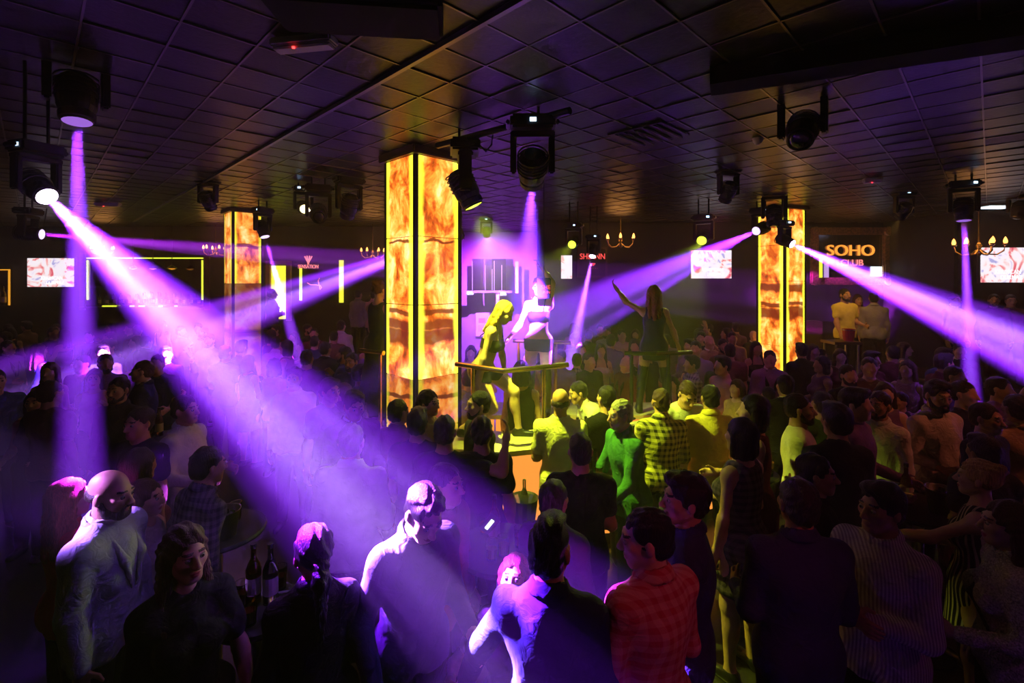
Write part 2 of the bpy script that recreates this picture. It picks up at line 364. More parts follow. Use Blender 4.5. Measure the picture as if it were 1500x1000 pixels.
def leg(s, g, i, t=0., sh=1., t2=None, th=1.):
    h, kn, an = g.legs[i]; k = g.k; m = 1.05 if g.fem else 1.; t2 = t if t2 is None else t2
    e = h+(kn-h)*th
    s.cone(h, e, .088*k*m+t, (.088-.03*th)*k*m+(t+t2)/2, k=.05)
    if sh > 0 and th >= 1:
        e = kn+(an-kn)*sh; s.cone(kn, e, .056*k+(t+t2)/2, (.056-.02*sh)*k+t2, k=.03)
        if t < .02: s.ell(kn+(an-kn)*.3+V3(0,.02,0)*k, V3(.05,.052,.12)*k+t, k=.03)
def foot(s, g, i, t=0.):
    an = g.legs[i][2]; k = g.k; sd = 1 if i == 0 else -1
    s.cone(an, an+V3(0,.025,-.045)*k, .036*k+t, .033*k+t, k=.02); s.cone(an+V3(0,.03,-.05)*k, an+V3(sd*.025,-.16,-.058)*k, .034*k+t, .026*k+t, k=.03)
def neck(s, g):
    m = .82 if g.fem else 1.; s.cone(g.T(0,.02,.48), hf(g,0,.018,-.06), .064*g.k*m, .056*g.k*m, k=.04)
def head(s, g, fine=True):
    q = g.hs; R = g.Rh; f = g.fem; A = lambda c, r, k=.02, op='add': s.ell(hf(g,*c), V3(*r)*q, R, k=k, op=op)
    C = lambda a, b, ra, rb, k=.015: s.cone(hf(g,*a), hf(g,*b), ra*q, rb*q, k=k)
    A((0,.018,.03),(.075,.097,.088)); A((0,-.035,-.03),(.061,.062,.082), .03)
    j = .9 if f else 1.
    A((0,-.066,-.098),(.030*j,.026,.022), .03)
    for sd in (1,-1):
        C((sd*.053*j,.005,-.05),(sd*.02*j,-.066,-.1), .02,.017, .02); A((sd*.042,-.062,-.02),(.024,.022,.022), .02)
    if fine:
        C((-.034,-.083,.023),(.034,-.083,.023), .012,.012, .015)
        for sd in (1,-1):
            A((sd*.031,-.103,.0),(.0175,.016,.0105), .012, 'sub'); A((sd*.079,.012,-.012),(.011,.019,.031), .008); A((sd*.010,-.106,-.039),(.0095,.011,.008), .006)
        C((0,-.090,.008),(0,-.117,-.033), .0085,.0125, .01)
        A((0,-.0955,-.066),(.023,.009,.0065), .006); A((0,-.093,-.078),(.018,.009,.0075), .006); A((0,-.105,-.0715),(.026,.011,.0022), .003, 'sub')
    else:
        C((0,-.092,.0),(0,-.114,-.033), .01,.013, .012)
        for sd in (1,-1): A((sd*.031,-.106,.0),(.019,.018,.012), .014, 'sub'); A((sd*.078,.012,-.012),(.012,.02,.03), .01)

def hair(g, style):
    s = Sdf(); q = g.hs; R = g.Rh
    A = lambda c, r, k=.02, op='add', Ro=None: s.ell(hf(g,*c), V3(*r)*q, R if Ro is None else R@Ro, k=k, op=op)
    C = lambda a, b, ra, rb, k=.02: s.cone(hf(g,*a), hf(g,*b), ra*q, rb*q, k=k)
    dn = V3(0,0,-1)
    face = lambda: (A((0,-.092,-.038),(.078,.078,.105), .010, 'sub'), A((.085,-.03,-.06),(.03,.035,.05), .01, 'sub'), A((-.085,-.03,-.06),(.03,.035,.05), .01, 'sub'))
    if style in ('short','quiff','buzz','thick','fade'):
        t = dict(short=.006, quiff=.008, buzz=.003, thick=.012, fade=.005)[style]
        A((0,.022,.034),(.075+t,.097+t,.088+t)); A((0,.045,-.03),(.07+t*.5,.07+t*.5,.06))
        if style == 'quiff': A((0,-.05,.108),(.06,.05,.028), .025); A((0,.0,.12),(.06,.07,.02), .025)
        if style == 'thick': A((0,-.045,.10),(.068,.055,.03), .025)
        if style == 'fade': A((0,-.015,.112),(.058,.085,.022), .02)
        face()
        s.ell(hf(g,.09,.02,-.05), V3(.03,.03,.035)*q, R, k=.008, op='sub'); s.ell(hf(g,-.09,.02,-.05), V3(.03,.03,.035)*q, R, k=.008, op='sub')
        s.plane(hf(g,0,.1,-.075), R@V3(0,.2,-1))
    elif style == 'fringe':      # a bald crown with a cropped band
        A((0,.03,-.005),(.079,.092,.05)); A((0,-.09,0),(.12,.085,.12), .01, 'sub')
        s.plane(hf(g,0,0,.04), R@V3(0,-.35,1)); s.plane(hf(g,0,.1,-.07), R@V3(0,.2,-1))
        s.ell(hf(g,.09,.02,-.04), V3(.03,.03,.035)*q, R, k=.008, op='sub'); s.ell(hf(g,-.09,.02,-.04), V3(.03,.03,.035)*q, R, k=.008, op='sub')
    else:
        t = .011
        A((0,.022,.036),(.075+t,.097+t,.088+t)); face()
        B = lambda x, y, z: g.H + (.5*g.Rh+.5*g.Rt) @ (V3(x,y,z)*q)
        if style == 'long' or style == 'wavy':
            L = -.30 if style == 'long' else -.34
            for x, y, r in ((.074,.015,.03),(.055,.07,.036),(0,.085,.042),(-.055,.07,.036),(-.074,.015,.03)):
                s.cone(hf(g,x,y,.02), B(x*1.12,y+.012,-.15), r*q, r*1.02*q, k=.02); s.cone(B(x*1.12,y+.012,-.15), B(x*1.25,y+.035,L+abs(x)*.4), r*q, r*.62*q, k=.02)
        elif style == 'front':   # long hair falling in front of the shoulders
            for x, y, r in ((.074,.01,.03),(.055,.07,.036),(0,.08,.042),(-.055,.07,.036),(-.074,.01,.03)):
                s.cone(hf(g,x,y,.02), B(x*1.15,y,-.15), r*q, r*q, k=.02)
                z = -.34 if abs(x) > .07 else -.26
                s.cone(B(x*1.15,y,-.15), B(x*1.45,y-(.075 if abs(x) > .07 else -.02),z), r*q, r*.6*q, k=.02)
        elif style == 'bob':
            for x, y, r in ((.074,.012,.03),(.055,.07,.036),(0,.085,.04),(-.055,.07,.036),(-.074,.012,.03)): s.cone(hf(g,x,y,.02), B(x*1.1,y*.9,-.115), r*q, r*1.05*q, k=.02)
        elif style == 'pony':
            A((0,.115,.03),(.035,.03,.035)); s.cone(hf(g,0,.125,.03), B(0,.165,-.06), .03*q, .036*q, k=.02); s.cone(B(0,.165,-.06), B(0,.15,-.34), .036*q, .012*q, k=.02)
        elif style == 'bun':
            A((0,.10,.085),(.046,.044,.042), .012); s.plane(hf(g,0,.1,-.075), R@V3(0,.3,-1))
    ph = random.uniform(0,6)
    Ri = np.linalg.inv(R)
    def fo(x, y, z):
        u = (x-g.H[0]); v = (y-g.H[1]); w = z-g.H[2]
        a = Ri[0,0]*u+Ri[0,1]*v+Ri[0,2]*w; b = Ri[1,0]*u+Ri[1,1]*v+Ri[1,2]*w
        return .0034*np.sin(150*a+8*np.sin(22*w+ph)+3*b)+.0026*np.sin(70*b+90*a+9*w+ph)
    s.fold = fo
    return s
def beard(g, full=True):
    s = Sdf(); q = g.hs; R = g.Rh; t = .008 if full else .004
    A = lambda c, r, k=.015, op='add': s.ell(hf(g,*c), V3(*r)*q, R, k=k, op=op)
    A((0,-.068,-.102),(.034+t,.03+t,.024+t)); 
    for sd in (1,-1):
        s.cone(hf(g,sd*.060,.0,-.035), hf(g,sd*.05,-.03,-.085), (.010+t)*q, (.015+t)*q, k=.015); s.cone(hf(g,sd*.05,-.03,-.085), hf(g,sd*.02,-.07,-.1), (.015+t)*q, (.018+t)*q, k=.015)
        s.cone(hf(g,0,-.1,-.054), hf(g,sd*.026,-.09,-.07), .006*q, .008*q, k=.008); s.cone(hf(g,sd*.026,-.09,-.07), hf(g,sd*.024,-.085,-.1), .008*q, .014*q, k=.01)
    A((0,-.104,-.072),(.02,.018,.0085), .004, 'sub')
    return s

def make_person(name, label, group, x, y, z=0., yaw=0, sex='m', hair_style='short', hair_mat='hair_black', skin='skin', top=None, bottom=None, beard_kind=None,
                fine=1, extra=(), **pose):
    """an Empty at the feet with the body (one skin), hair, and each garment as its own part"""
    h = pose.get('h', 1.75)
    g = rig(fem=(sex == 'f'), **pose)
    hr, cr, br = {3: (.006,.012,.024), 2: (.008,.0155,.026), 1: (.0098,.0225,.036), 0: (.012,.026,.034)}[fine]
    root = bpy.data.objects.new(name, None); COL.objects.link(root); root.empty_display_size = .1
    root.location = (x, y, z); root.rotation_euler = (0, 0, math.radians(yaw))
    root['label'] = label; root['category'] = 'person'
    if group: root['group'] = group
    # body
    s = Sdf(); torso(s, g); neck(s, g)
    for i in (0,1): arm(s, g, i); leg(s, g, i); foot(s, g, i); hand(s, g, i)
    head(s, g, fine >= 1)
    bare = any(t[0] in ('tank','bikini','dress','strap') for t in (top,) if t) or (bottom and bottom[0] in ('brief','skirt'))
    P, Q = s.mesh(br if not bare else min(br, cr))
    # the body's coarse skin, with head and hands meshed finer from the same surface
    cut = g.H[2] if abs(pose.get('lean', 0)) < 45 else None
    parts = []
    hc = g.H; rad = .155*g.hs
    inside = (np.linalg.norm(P-hc, axis=1) < rad*.86)
    for a in g.arms: inside |= (np.linalg.norm(P-(a[2]+a[3]*.09*g.k), axis=1) < .088)
    Q = Q[~inside[Q].all(1)]; parts.append((P, Q))
    P2, Q2 = s.mesh(hr, hc-rad, hc+rad); keep = (np.linalg.norm(P2-hc, axis=1) < rad)[Q2].all(1); parts.append((P2, Q2[keep]))
    for a in g.arms:
        c = a[2]+a[3]*.09*g.k; P2, Q2 = s.mesh(hr*.95, c-.115, c+.115); keep = (np.linalg.norm(P2-c, axis=1) < .112)[Q2].all(1); parts.append((P2, Q2[keep]))
    off = 0; PP = []; QQ = []
    for p, q in parts: PP.append(p); QQ.append(q+off); off += len(p)
    me = raw_mesh('body', np.concatenate(PP), np.concatenate(QQ))
    me.materials.append(M[skin])
    if fine >= 1:                                   # lips, brows and lashes take their own colour on the same skin
        me.materials.append(M['lips_f' if sex == 'f' else 'lips']); me.materials.append(M[hair_mat] if hair_mat != 'hair_bald' else M['hair_black'])
        cen = np.zeros(len(me.polygons)*3, np.float32); me.polygons.foreach_get('center', cen); cen = cen.reshape(-1,3)
        l = (cen-g.H) @ g.Rh / g.hs
        mi = np.zeros(len(l), np.int32); fr = l[:,1] < -.06; ax_ = np.abs(l[:,0])
        mi[fr & (((l[:,0]/.024)**2+((l[:,2]+.072)/.0125)**2) < 1)] = 1
        mi[fr & (np.abs(l[:,2]-.026-.004*np.sin(ax_*60)) < .0045) & (ax_ > .012) & (ax_ < .048)] = 2
        if sex == 'f': mi[fr & (np.abs(l[:,2]-.010) < .003) & (np.abs(ax_-.032) < .017)] = 2
        me.polygons.foreach_set('material_index', mi)
    b = bpy.data.objects.new('body', me); COL.objects.link(b); b.parent = root
    def add(nm, sd, res, mat):
        P, Q = sd.mesh(res)
        if len(P) == 0: return None
        m = raw_mesh(nm, P, Q); m.materials.append(M[mat]); o = bpy.data.objects.new(nm, m); COL.objects.link(o); o.parent = root; LAST[0] = o; return o
    if fine >= 1:
        for sd_ in (1,-1):
            e = bpy.data.objects.new('eye', EYE); COL.objects.link(e); e.parent = root; e.location = hf(g, sd_*.031, -.0825, .0); e.scale = (g.hs,)*3
            e.rotation_euler = Matrix(g.Rh.tolist()).to_euler()
    if hair_style: add('hair', hair(g, hair_style), hr*1.15, hair_mat)
    if beard_kind: add('beard', beard(g, beard_kind == 'full'), hr, hair_mat if hair_mat != 'hair_bald' else 'hair_black')
    k = g.k; T = g.T; ph = random.uniform(0, 6.28)
    def folds(a=.005):
        def f(X, Y, Z): return a*(np.sin(21*Z+5*np.sin(9*X+ph)+7*Y+ph)*.55+np.sin(38*X+15*Z+5*np.sin(9*Y+ph))*.4+np.sin(26*(X*np.sin(ph)+Z)+4*np.sin(14*Y+7*X))*.45)
        return f
    def collar(s_, t=.012, r=.07, up=0.):
        m = .86 if g.fem else 1.
        s_.ring(T(0,.012,.553+up), g.Rt @ Rx(.32), r*k*m, t, .45)
    if top:
        kind, mat = top[:2]; o = dict(top[2]) if len(top) > 2 else {}
        s = Sdf(); t = o.get('t', .013)+(0 if fine >= 2 else .004 if fine == 1 else .008); hem = o.get('hem', -.11)
        if kind in ('shirt','jacket'):
            t = o.get('t', .014 if kind == 'shirt' else .024)
            torso(s, g, t); sl = o.get('sleeve', .93)
            for i in (0,1): arm(s, g, i, t*.8, 1., sl, t*.8+.002)
            if o.get('lower', True): 
                for i in (0,1): leg(s, g, i, t+.006, 0)
            collar(s, .011 if kind == 'shirt' else .012, .07 if kind == 'shirt' else .078, 0 if kind == 'shirt' else -.018)
            if o.get('open'): s.cone(T(0,-.2,.56), T(0,-.18,.40), .05, .008, k=.008, op='sub')
            if kind == 'jacket': s.cone(T(0,-.2,.56), T(0,-.19,.17), .085, .01, k=.01, op='sub')
            s.plane(T(0,0,hem), g.Rt @ V3(0,0,-1)); s.fold = folds(o.get('fold', .0055))
        elif kind == 'tee':
            torso(s, g, t); sl = o.get('sleeve', .55)
            for i in (0,1): arm(s, g, i, t+.006, sl, 0)
            if o.get('lower', True):
                for i in (0,1): leg(s, g, i, t+.006, 0)
            if o.get('polo'): collar(s)
            s.plane(T(0,0,hem), g.Rt @ V3(0,0,-1)); s.fold = folds(o.get('fold', .0055))
            s.cone(T(0,-.14,.60), T(0,.02,.60), .075*k, .06*k, k=.01, op='sub')
        elif kind in ('tank','dress','strap'):
            torso(s, g, t)
            if kind == 'dress':
                s.cone(T(0,0,-.02), T(0,.01,o.get('hem', -.35)-.05), .15*k, o.get('flare', .2)*k, k=.08)
            hem = o.get('hem', -.35 if kind == 'dress' else -.08)
            s.plane(T(0,0,hem), g.Rt @ V3(0,0,-1))
            if kind == 'strap': s.plane(T(0,0,.40), g.Rt @ V3(0,.25,1))
            else:
                s.cone(T(0,-.16,.60), T(0,.1,.60), .10*k, .09*k, k=.01, op='sub')
                for i in (0,1): S = g.arms[i][0]; s.ell(S+(g.Rt@V3((1 if i == 0 else -1)*.02,0,.01)), V3(.06,.09,.085)*k, g.Rt, k=.01, op='sub')
            s.fold = folds(o.get('fold', .0025))
        elif kind == 'bikini':
            torso(s, g, .009, hips=False); s.plane(T(0,0,.24), g.Rt @ V3(0,0,-1)); s.plane(T(0,0,o.get('hi', .37)), g.Rt @ V3(0,.2,1))
        if kind == 'shirt' and fine >= 1 and not o.get('nocollar'):
            sc_ = Sdf(); m_ = .86 if g.fem else 1.
            sc_.ring(T(0,.012,.562), g.Rt @ Rx(.34), .069*k*m_, .0075, .26); sc_.ring(T(0,.014,.548), g.Rt @ Rx(.30), .082*k*m_, .0065, .34)
            sc_.cone(T(0,-.16,.60), T(0,-.05,.53), .03, .012, k=.006, op='sub'); pend = (sc_, mat)
        elif kind == 'jacket':
            sc_ = Sdf(); sc_.ring(T(0,.014,.545), g.Rt @ Rx(.36), .086*k, .009, .30); sc_.cone(T(0,-.2,.60), T(0,-.05,.50), .06, .03, k=.006, op='sub')
            for sd_ in (1,-1): sc_.cone(T(sd_*.075,-.055,.52), T(sd_*.055,-.135,.36), .012, .024, k=.02); sc_.cone(T(sd_*.055,-.137,.36), T(sd_*.015,-.145,.20), .02, .008, k=.02)
            pend = (sc_, mat)
        else: pend = None
        add(o.get('name', dict(shirt='shirt', jacket='jacket', tee='t_shirt', tank='vest_top', dress='dress', strap='strapless_top', bikini='crop_top')[kind]), s, cr, mat)
        garment = LAST[0]
        if pend: add('lapel' if kind == 'jacket' else 'collar', pend[0], min(cr,.0105), pend[1]); LAST[0].parent = garment
        if kind == 'jacket':
            s = Sdf(); torso(s, g, .012); collar(s, .011, .068, .020); s.plane(T(0,0,.0), g.Rt @ V3(0,0,-1)); s.plane(T(0,.02,0), g.Rt @ V3(0,1,-.12)) if False else None
            add('shirt', s, cr, o.get('inner', 'cloth_white'))
        if o.get('straps'):
            for sd_ in (1,-1):
                s = Sdf(); s.cone(T(sd_*.075,-.12,.36), T(sd_*.09,.0,.56), .008, .008); s.cone(T(sd_*.09,0,.545), T(sd_*.08,.12,.36), .008, .008); add('strap', s, .009, mat)
    if bottom:
        kind, mat = bottom[:2]; o = dict(bottom[2]) if len(bottom) > 2 else {}
        s = Sdf()
        if kind == 'trousers':
            torso(s, g, .009 if fine else .014)
            for i in (0,1): leg(s, g, i, .012, 1., .02)
            s.plane(T(0,0,.07), g.Rt @ V3(0,0,1)); s.fold = folds(.004); add('trousers', s, cr*1.2, mat)
        elif kind == 'skirt':
            torso(s, g, .012 if fine else .02); s.cone(T(0,0,-.02), g.P+V3(0,.01,-.38)*k, .155*k, .19*k, k=.08); s.plane(T(0,0,.09), g.Rt @ V3(0,0,1)); s.plane(g.P+V3(0,0,-.36)*k, V3(0,0,-1)); add('skirt', s, cr, mat)
        elif kind == 'brief':
            torso(s, g, .009)
            for i in (0,1): leg(s, g, i, .009, 0, th=.4)
            s.plane(T(0,0,.03), g.Rt @ V3(0,0,1))
            for i in (0,1): hp, kn, an = g.legs[i]; s.ell(hp+V3((1 if i == 0 else -1)*.09,0,-.205)*k, V3(.085,.25,.095)*k, k=.01, op='sub')
            s.plane(g.P+V3(0,0,-.13)*k, V3(0,0,-1)); add('shorts', s, cr*.8, mat)
        if o.get('boots'):
            for i in (0,1):
                s = Sdf(); hp, kn, an = g.legs[i]; s.cone(kn+(hp-kn)*o['boots'], kn, .072*k, .064*k, k=.03); s.cone(kn, an, .064*k, .044*k, k=.03); s.ell(kn+(an-kn)*.3+V3(0,.02,0)*k, V3(.056,.058,.12)*k, k=.03); foot(s, g, i, .009); add('boot', s, cr*.9, 'leather_black')
    if not (bottom and len(bottom) > 2 and dict(bottom[2]).get('boots')):
        for i in (0,1):
            s = Sdf(); foot(s, g, i, .009); s.plane(g.legs[i][2]+V3(0,0,.01), V3(0,0,1)); add('shoe', s, max(.014, cr), 'leather_black')
    for e in extra: e(root, g, add)
    return root, g
# ---------------------------------------------------------------- room shell
CZ = 4.18
def wall(name, x0, y0, x1, y1, m='wall_dark', z1=CZ+.02, t=.15):
    d = Vector((x1-x0, y1-y0, 0)); L = d.length; a = math.atan2(d.y, d.x)
    o = ob(name, box((0,0,0), (L,t,z1)), m, loc=((x0+x1)/2,(y0+y1)/2,z1/2), rot=(0,0,a)); return structure(o)
fl = structure(ob('floor', box((0,6,-.05), (34,20,.1)), 'floor_dark'))
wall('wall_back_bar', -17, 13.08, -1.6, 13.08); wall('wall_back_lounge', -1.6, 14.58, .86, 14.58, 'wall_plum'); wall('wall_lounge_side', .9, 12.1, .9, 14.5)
wall('wall_lounge_return', -1.6, 13.1, -1.6, 14.5)
wall('wall_back_club', .86, 12.08, 9.4, 12.08); wall('wall_right_return', 9.4, 10.08, 9.4, 12.0); wall('wall_back_right', 9.4, 10.08, 17, 10.08)
wall('wall_left', -17, -3, -17, 13); wall('wall_right', 17, -3, 17, 10); wall('wall_front', -17, -3, 17, -3)
# the tiled ceiling: dark slabs in a metal grid laid at 45 degrees to the walls
ceil = structure(ob('ceiling', box((0,6,CZ+.10), (34,20,.08)), 'ceiling_void'))
TS = .385; U0, V0 = 1.72, 2.35; A45 = math.radians(45)
d2 = Vector((math.cos(A45), math.sin(A45), 0)); d1 = Vector((-math.sin(A45), math.cos(A45), 0))
cells = []
for i in range(-60, 70):
    for j in range(-60, 70):
        c = d2*(U0+(i+.5)*TS)+d1*(V0+(j+.5)*TS)
        if c.y > 14.2 or c.y < 1.5 or abs(c.x) > 1.12*c.y+.5 or (c.x > 9.4 and c.y > 9.9) or (c.x > .9 and c.y > 11.9) or (c.x < -1.6 and c.y > 12.9) or abs(c.x) > 16.8: continue
        cells.append((c.y, i, j, c))
cells.sort(key=lambda t: t[0])
tile_me = {k: box((0,0,0), (TS-.014,TS-.014,.03), bevel=.003) for k in ('ceiling_tile','ceiling_tile_dark')}
for k, me in tile_me.items(): me.materials.append(M[k])
far_bm = bmesh.new(); rt = random.Random(5); R45 = Matrix.Rotation(A45, 3, 'Z')
for n, (y, i, j, c) in enumerate(cells):
    dark = rt.random() < .10
    z = CZ+.02+rt.uniform(-.004,.004)
    if n < 300:
        o = bpy.data.objects.new('ceiling_tile', tile_me['ceiling_tile_dark' if dark else 'ceiling_tile']); COL.objects.link(o); o.parent = ceil; o.location = (c.x,c.y,z); o.rotation_euler = (rt.uniform(-.008,.008), rt.uniform(-.008,.008), A45)
    else: box_bm(far_bm, (c.x,c.y,z), (TS-.022,TS-.022,.03), R45)
o = ob('far_ceiling_tiles', fin(far_bm), 'ceiling_tile', ceil); o['kind'] = 'stuff'
for axis, (a, b, base) in enumerate(((d2, d1, U0), (d1, d2, V0))):
    for i in range(-44, 60):
        # clip the bar to the visible fan of the ceiling
        pts = [a*(base+i*TS)+b*t for t in np.arange(-14, 24, .2)]
        pts = [p for p in pts if 1.6 < p.y < 11.8 and abs(p.x) < 1.12*p.y+.4 and abs(p.x) < 9.3]
        if len(pts) < 4: continue
        p0, p1 = pts[0], pts[-1]; heavy = (axis == 0 and i == 0)
        L = (p1-p0).length; w = .03 if heavy else .012; h = .035 if heavy else .010
        bar = ob('grid_bar', box((0,0,0), (L,w,h)), 'grid_metal', ceil, loc=((p0+p1)/2+Vector((0,0,CZ-h/2+.008))), rot=(0,0,math.atan2((p1-p0).y,(p1-p0).x)))
# a black soffit beam and a hanging loudspeaker close above the camera
b0, b1 = Vector((1.35,3.25,0)), Vector((3.3,2.35,0))
structure(ob('trim_1', box((0,0,0), ((b1-b0).length,.22,.12)), 'matte_black', loc=(b0+b1)/2+Vector((0,0,CZ-.06)), rot=(0,0,math.atan2((b1-b0).y,(b1-b0).x))))
spk = empty('ceiling_speaker', PX(525,16,2.35)); tag(spk, 'black loudspeaker cabinet hung from the ceiling at the top edge', 'loudspeaker')
ob('cabinet', box((0,0,.06), (.82,.4,.22), bevel=.02), 'matte_black', spk, rot=(.1,0,.12)); ob('grille', box((0,-.2,.06), (.76,.02,.18)), 'matte_black', spk, rot=(.1,0,.12)); ob('bracket', box((0,.05,.2), (.1,.06,.14)), 'black_metal', spk)

# ---------------------------------------------------------------- backlit onyx pillars
def onyx(name, bands, strength, seed, dark=0.):
    m = bpy.data.materials.new(name); m.use_nodes = True; nt = m.node_tree; L = nt.links.new; b = nt.nodes['Principled BSDF']
    b.inputs['Base Color'].default_value = (.25,.12,.04,1); b.inputs['Roughness'].default_value = .25
    ge = N(nt, 'ShaderNodeNewGeometry'); tc = N(nt, 'ShaderNodeTexCoord')
    ad = N(nt, 'ShaderNodeVectorMath', operation='ADD'); ad.inputs[1].default_value = (seed*3.1, seed*1.7, seed); L(ge.outputs['Position'], ad.inputs[0])
    mp = N(nt, 'ShaderNodeMapping'); mp.inputs['Scale'].default_value = (1,1,.75); L(ad.outputs[0], mp.inputs[0])
    n1 = N(nt, 'ShaderNodeTexNoise'); n1.inputs['Scale'].default_value = 3.9; n1.inputs['Detail'].default_value = 9; n1.inputs['Roughness'].default_value = .66; n1.inputs['Distortion'].default_value = .45; L(mp.outputs[0], n1.inputs['Vector'])
    cr = N(nt, 'ShaderNodeValToRGB'); e = cr.color_ramp.elements; e[0].position = .30; e[0].color = (.10,.014,.002,1); e[1].position = .70; e[1].color = (1,.78,.36,1)
    for p, c in ((.42,(.42,.065,.006,1)), (.49,(.90,.22,.02,1)), (.57,(1,.42,.075,1))): q = e.new(p); q.color = c
    L(n1.outputs[0], cr.inputs[0])
    n2 = N(nt, 'ShaderNodeTexNoise'); n2.inputs['Scale'].default_value = 2.2; n2.inputs['Detail'].default_value = 4; L(ad.outputs[0], n2.inputs['Vector'])
    sp = N(nt, 'ShaderNodeSeparateXYZ'); L(ge.outputs['Position'], sp.inputs[0])
    wz = N(nt, 'ShaderNodeMath', operation='MULTIPLY_ADD'); wz.inputs[1].default_value = .22; L(n2.outputs[0], wz.inputs[0]); L(sp.outputs[2], wz.inputs[2])
    prev = None
    for zc, hw in bands:
        s1 = N(nt, 'ShaderNodeMath', operation='SUBTRACT'); s1.inputs[1].default_value = zc+.11; L(wz.outputs[0], s1.inputs[0]); s2 = N(nt, 'ShaderNodeMath', operation='ABSOLUTE'); L(s1.outputs[0], s2.inputs[0])
        mr = N(nt, 'ShaderNodeMapRange'); mr.inputs[1].default_value = hw*.55; mr.inputs[2].default_value = hw; mr.inputs[3].default_value = 1; mr.inputs[4].default_value = 0; L(s2.outputs[0], mr.inputs[0])
        if prev is None: prev = mr.outputs[0]
        else: mx = N(nt, 'ShaderNodeMath', operation='MAXIMUM'); L(prev, mx.inputs[0]); L(mr.outputs[0], mx.inputs[1]); prev = mx.outputs[0]
    mb = N(nt, 'ShaderNodeMix', data_type='RGBA'); L(cr.outputs[0], mb.inputs[6]); mb.inputs[7].default_value = (.10,.008,.003,1)
    bf = N(nt, 'ShaderNodeMath', operation='MULTIPLY'); bf.inputs[1].default_value = .9; L(prev, bf.inputs[0]); L(bf.outputs[0], mb.inputs[0])
    # LED strips behind the two long edges of every slab
    so = N(nt, 'ShaderNodeSeparateXYZ'); L(tc.outputs['Object'], so.inputs[0]); ab = N(nt, 'ShaderNodeMath', operation='ABSOLUTE'); L(so.outputs[0], ab.inputs[0])
    wn = N(nt, 'ShaderNodeMath', operation='MULTIPLY_ADD'); wn.inputs[1].default_value = .10; L(n2.outputs[0], wn.inputs[0]); L(ab.outputs[0], wn.inputs[2])
    er = N(nt, 'ShaderNodeMapRange'); er.inputs[1].default_value = .235; er.inputs[2].default_value = .285; L(wn.outputs[0], er.inputs[0])
    me_ = N(nt, 'ShaderNodeMix', data_type='RGBA'); L(mb.outputs[2], me_.inputs[6]); me_.inputs[7].default_value = (.78,.88,.04,1)
    ef = N(nt, 'ShaderNodeMath', operation='MULTIPLY'); ef.inputs[1].default_value = .85-dark; L(er.outputs[0], ef.inputs[0]); L(ef.outputs[0], me_.inputs[0])
    L(me_.outputs[2], b.inputs['Emission Color']); b.inputs['Emission Strength'].default_value = strength; M[name] = m
def pillar(px, Y, alpha, a, zs, label, mats, zt):
    C = Vector(((px-750)/FPX*Y, Y, 0)); al = math.radians(alpha)
    dL = Vector((-math.cos(al), math.sin(al), 0)); dR = Vector((math.sin(al), math.cos(al), 0)); ctr = C+(dL+dR)*a/2
    root = empty('onyx_pillar', ctr, math.atan2(-dL.y, -dL.x)); tag(root, label, 'pillar')
    ob('core', box((0,0,CZ/2), (a-.05,a-.05,CZ)), 'black_metal', root)
    for sx in (1,-1):
        for sy in (1,-1): ob('corner_post', box((sx*(a/2-.02),sy*(a/2-.02),zt/2), (.045,.045,zt), bevel=.004), 'black_metal', root)
    ob('crown', box((0,0,(zt+CZ)/2+.003), (a+.10,a+.10,CZ-zt), bevel=.01), 'dark_wood', root)
    for f in range(4):
        R = Matrix.Rotation(f*math.pi/2, 3, 'Z')
        for q in range(len(zs)-1):
            z0, z1 = zs[q], zs[q+1]; key = mats[q]
            o = ob('onyx_panel', box((0,0,0), (a-.10,.02,z1-z0-.008), bevel=.003), key, root, loc=R @ Vector((0,-(a/2-.008),(z0+z1)/2)), rot=(0,0,f*math.pi/2))
    return root
onyx('onyx_main', ((2.29,.075),(2.16,.12),(2.43,.035),(3.18,.02)), 2.1, 1.3); onyx('onyx_low', ((1.5,.03),), .95, 2.2, .3)
onyx('onyx_left', ((3.43,.05),(2.33,.1)), 1.5, 4.1); onyx('onyx_leftlow', ((1.7,.1),), .30, 5.0, .75)
onyx('onyx_right', ((2.60,.10),(2.11,.14),(2.28,.05)), 2.1, 7.7)
pillar(608, 5.0, 45, .62, (.0,.7,1.15,1.71,2.50,3.23,4.09), 'largest glowing amber onyx pillar rising from the bar in the middle', ('onyx_low','onyx_low','onyx_low','onyx_main','onyx_main','onyx_main'), 4.09)
pillar(340, 9.45, 45, .58, (.0,.8,1.7,2.68,3.43,4.11), 'glowing onyx pillar at the left beyond the crowd, lower half dim', ('onyx_leftlow','onyx_leftlow','onyx_leftlow','onyx_left','onyx_left'), 4.11)
pillar(1150, 9.1, 65, .62, (.0,.7,1.48,2.23,2.73,3.43,4.12), 'glowing onyx pillar at the right with two dark red bands', ('onyx_right',)*6, 4.12)

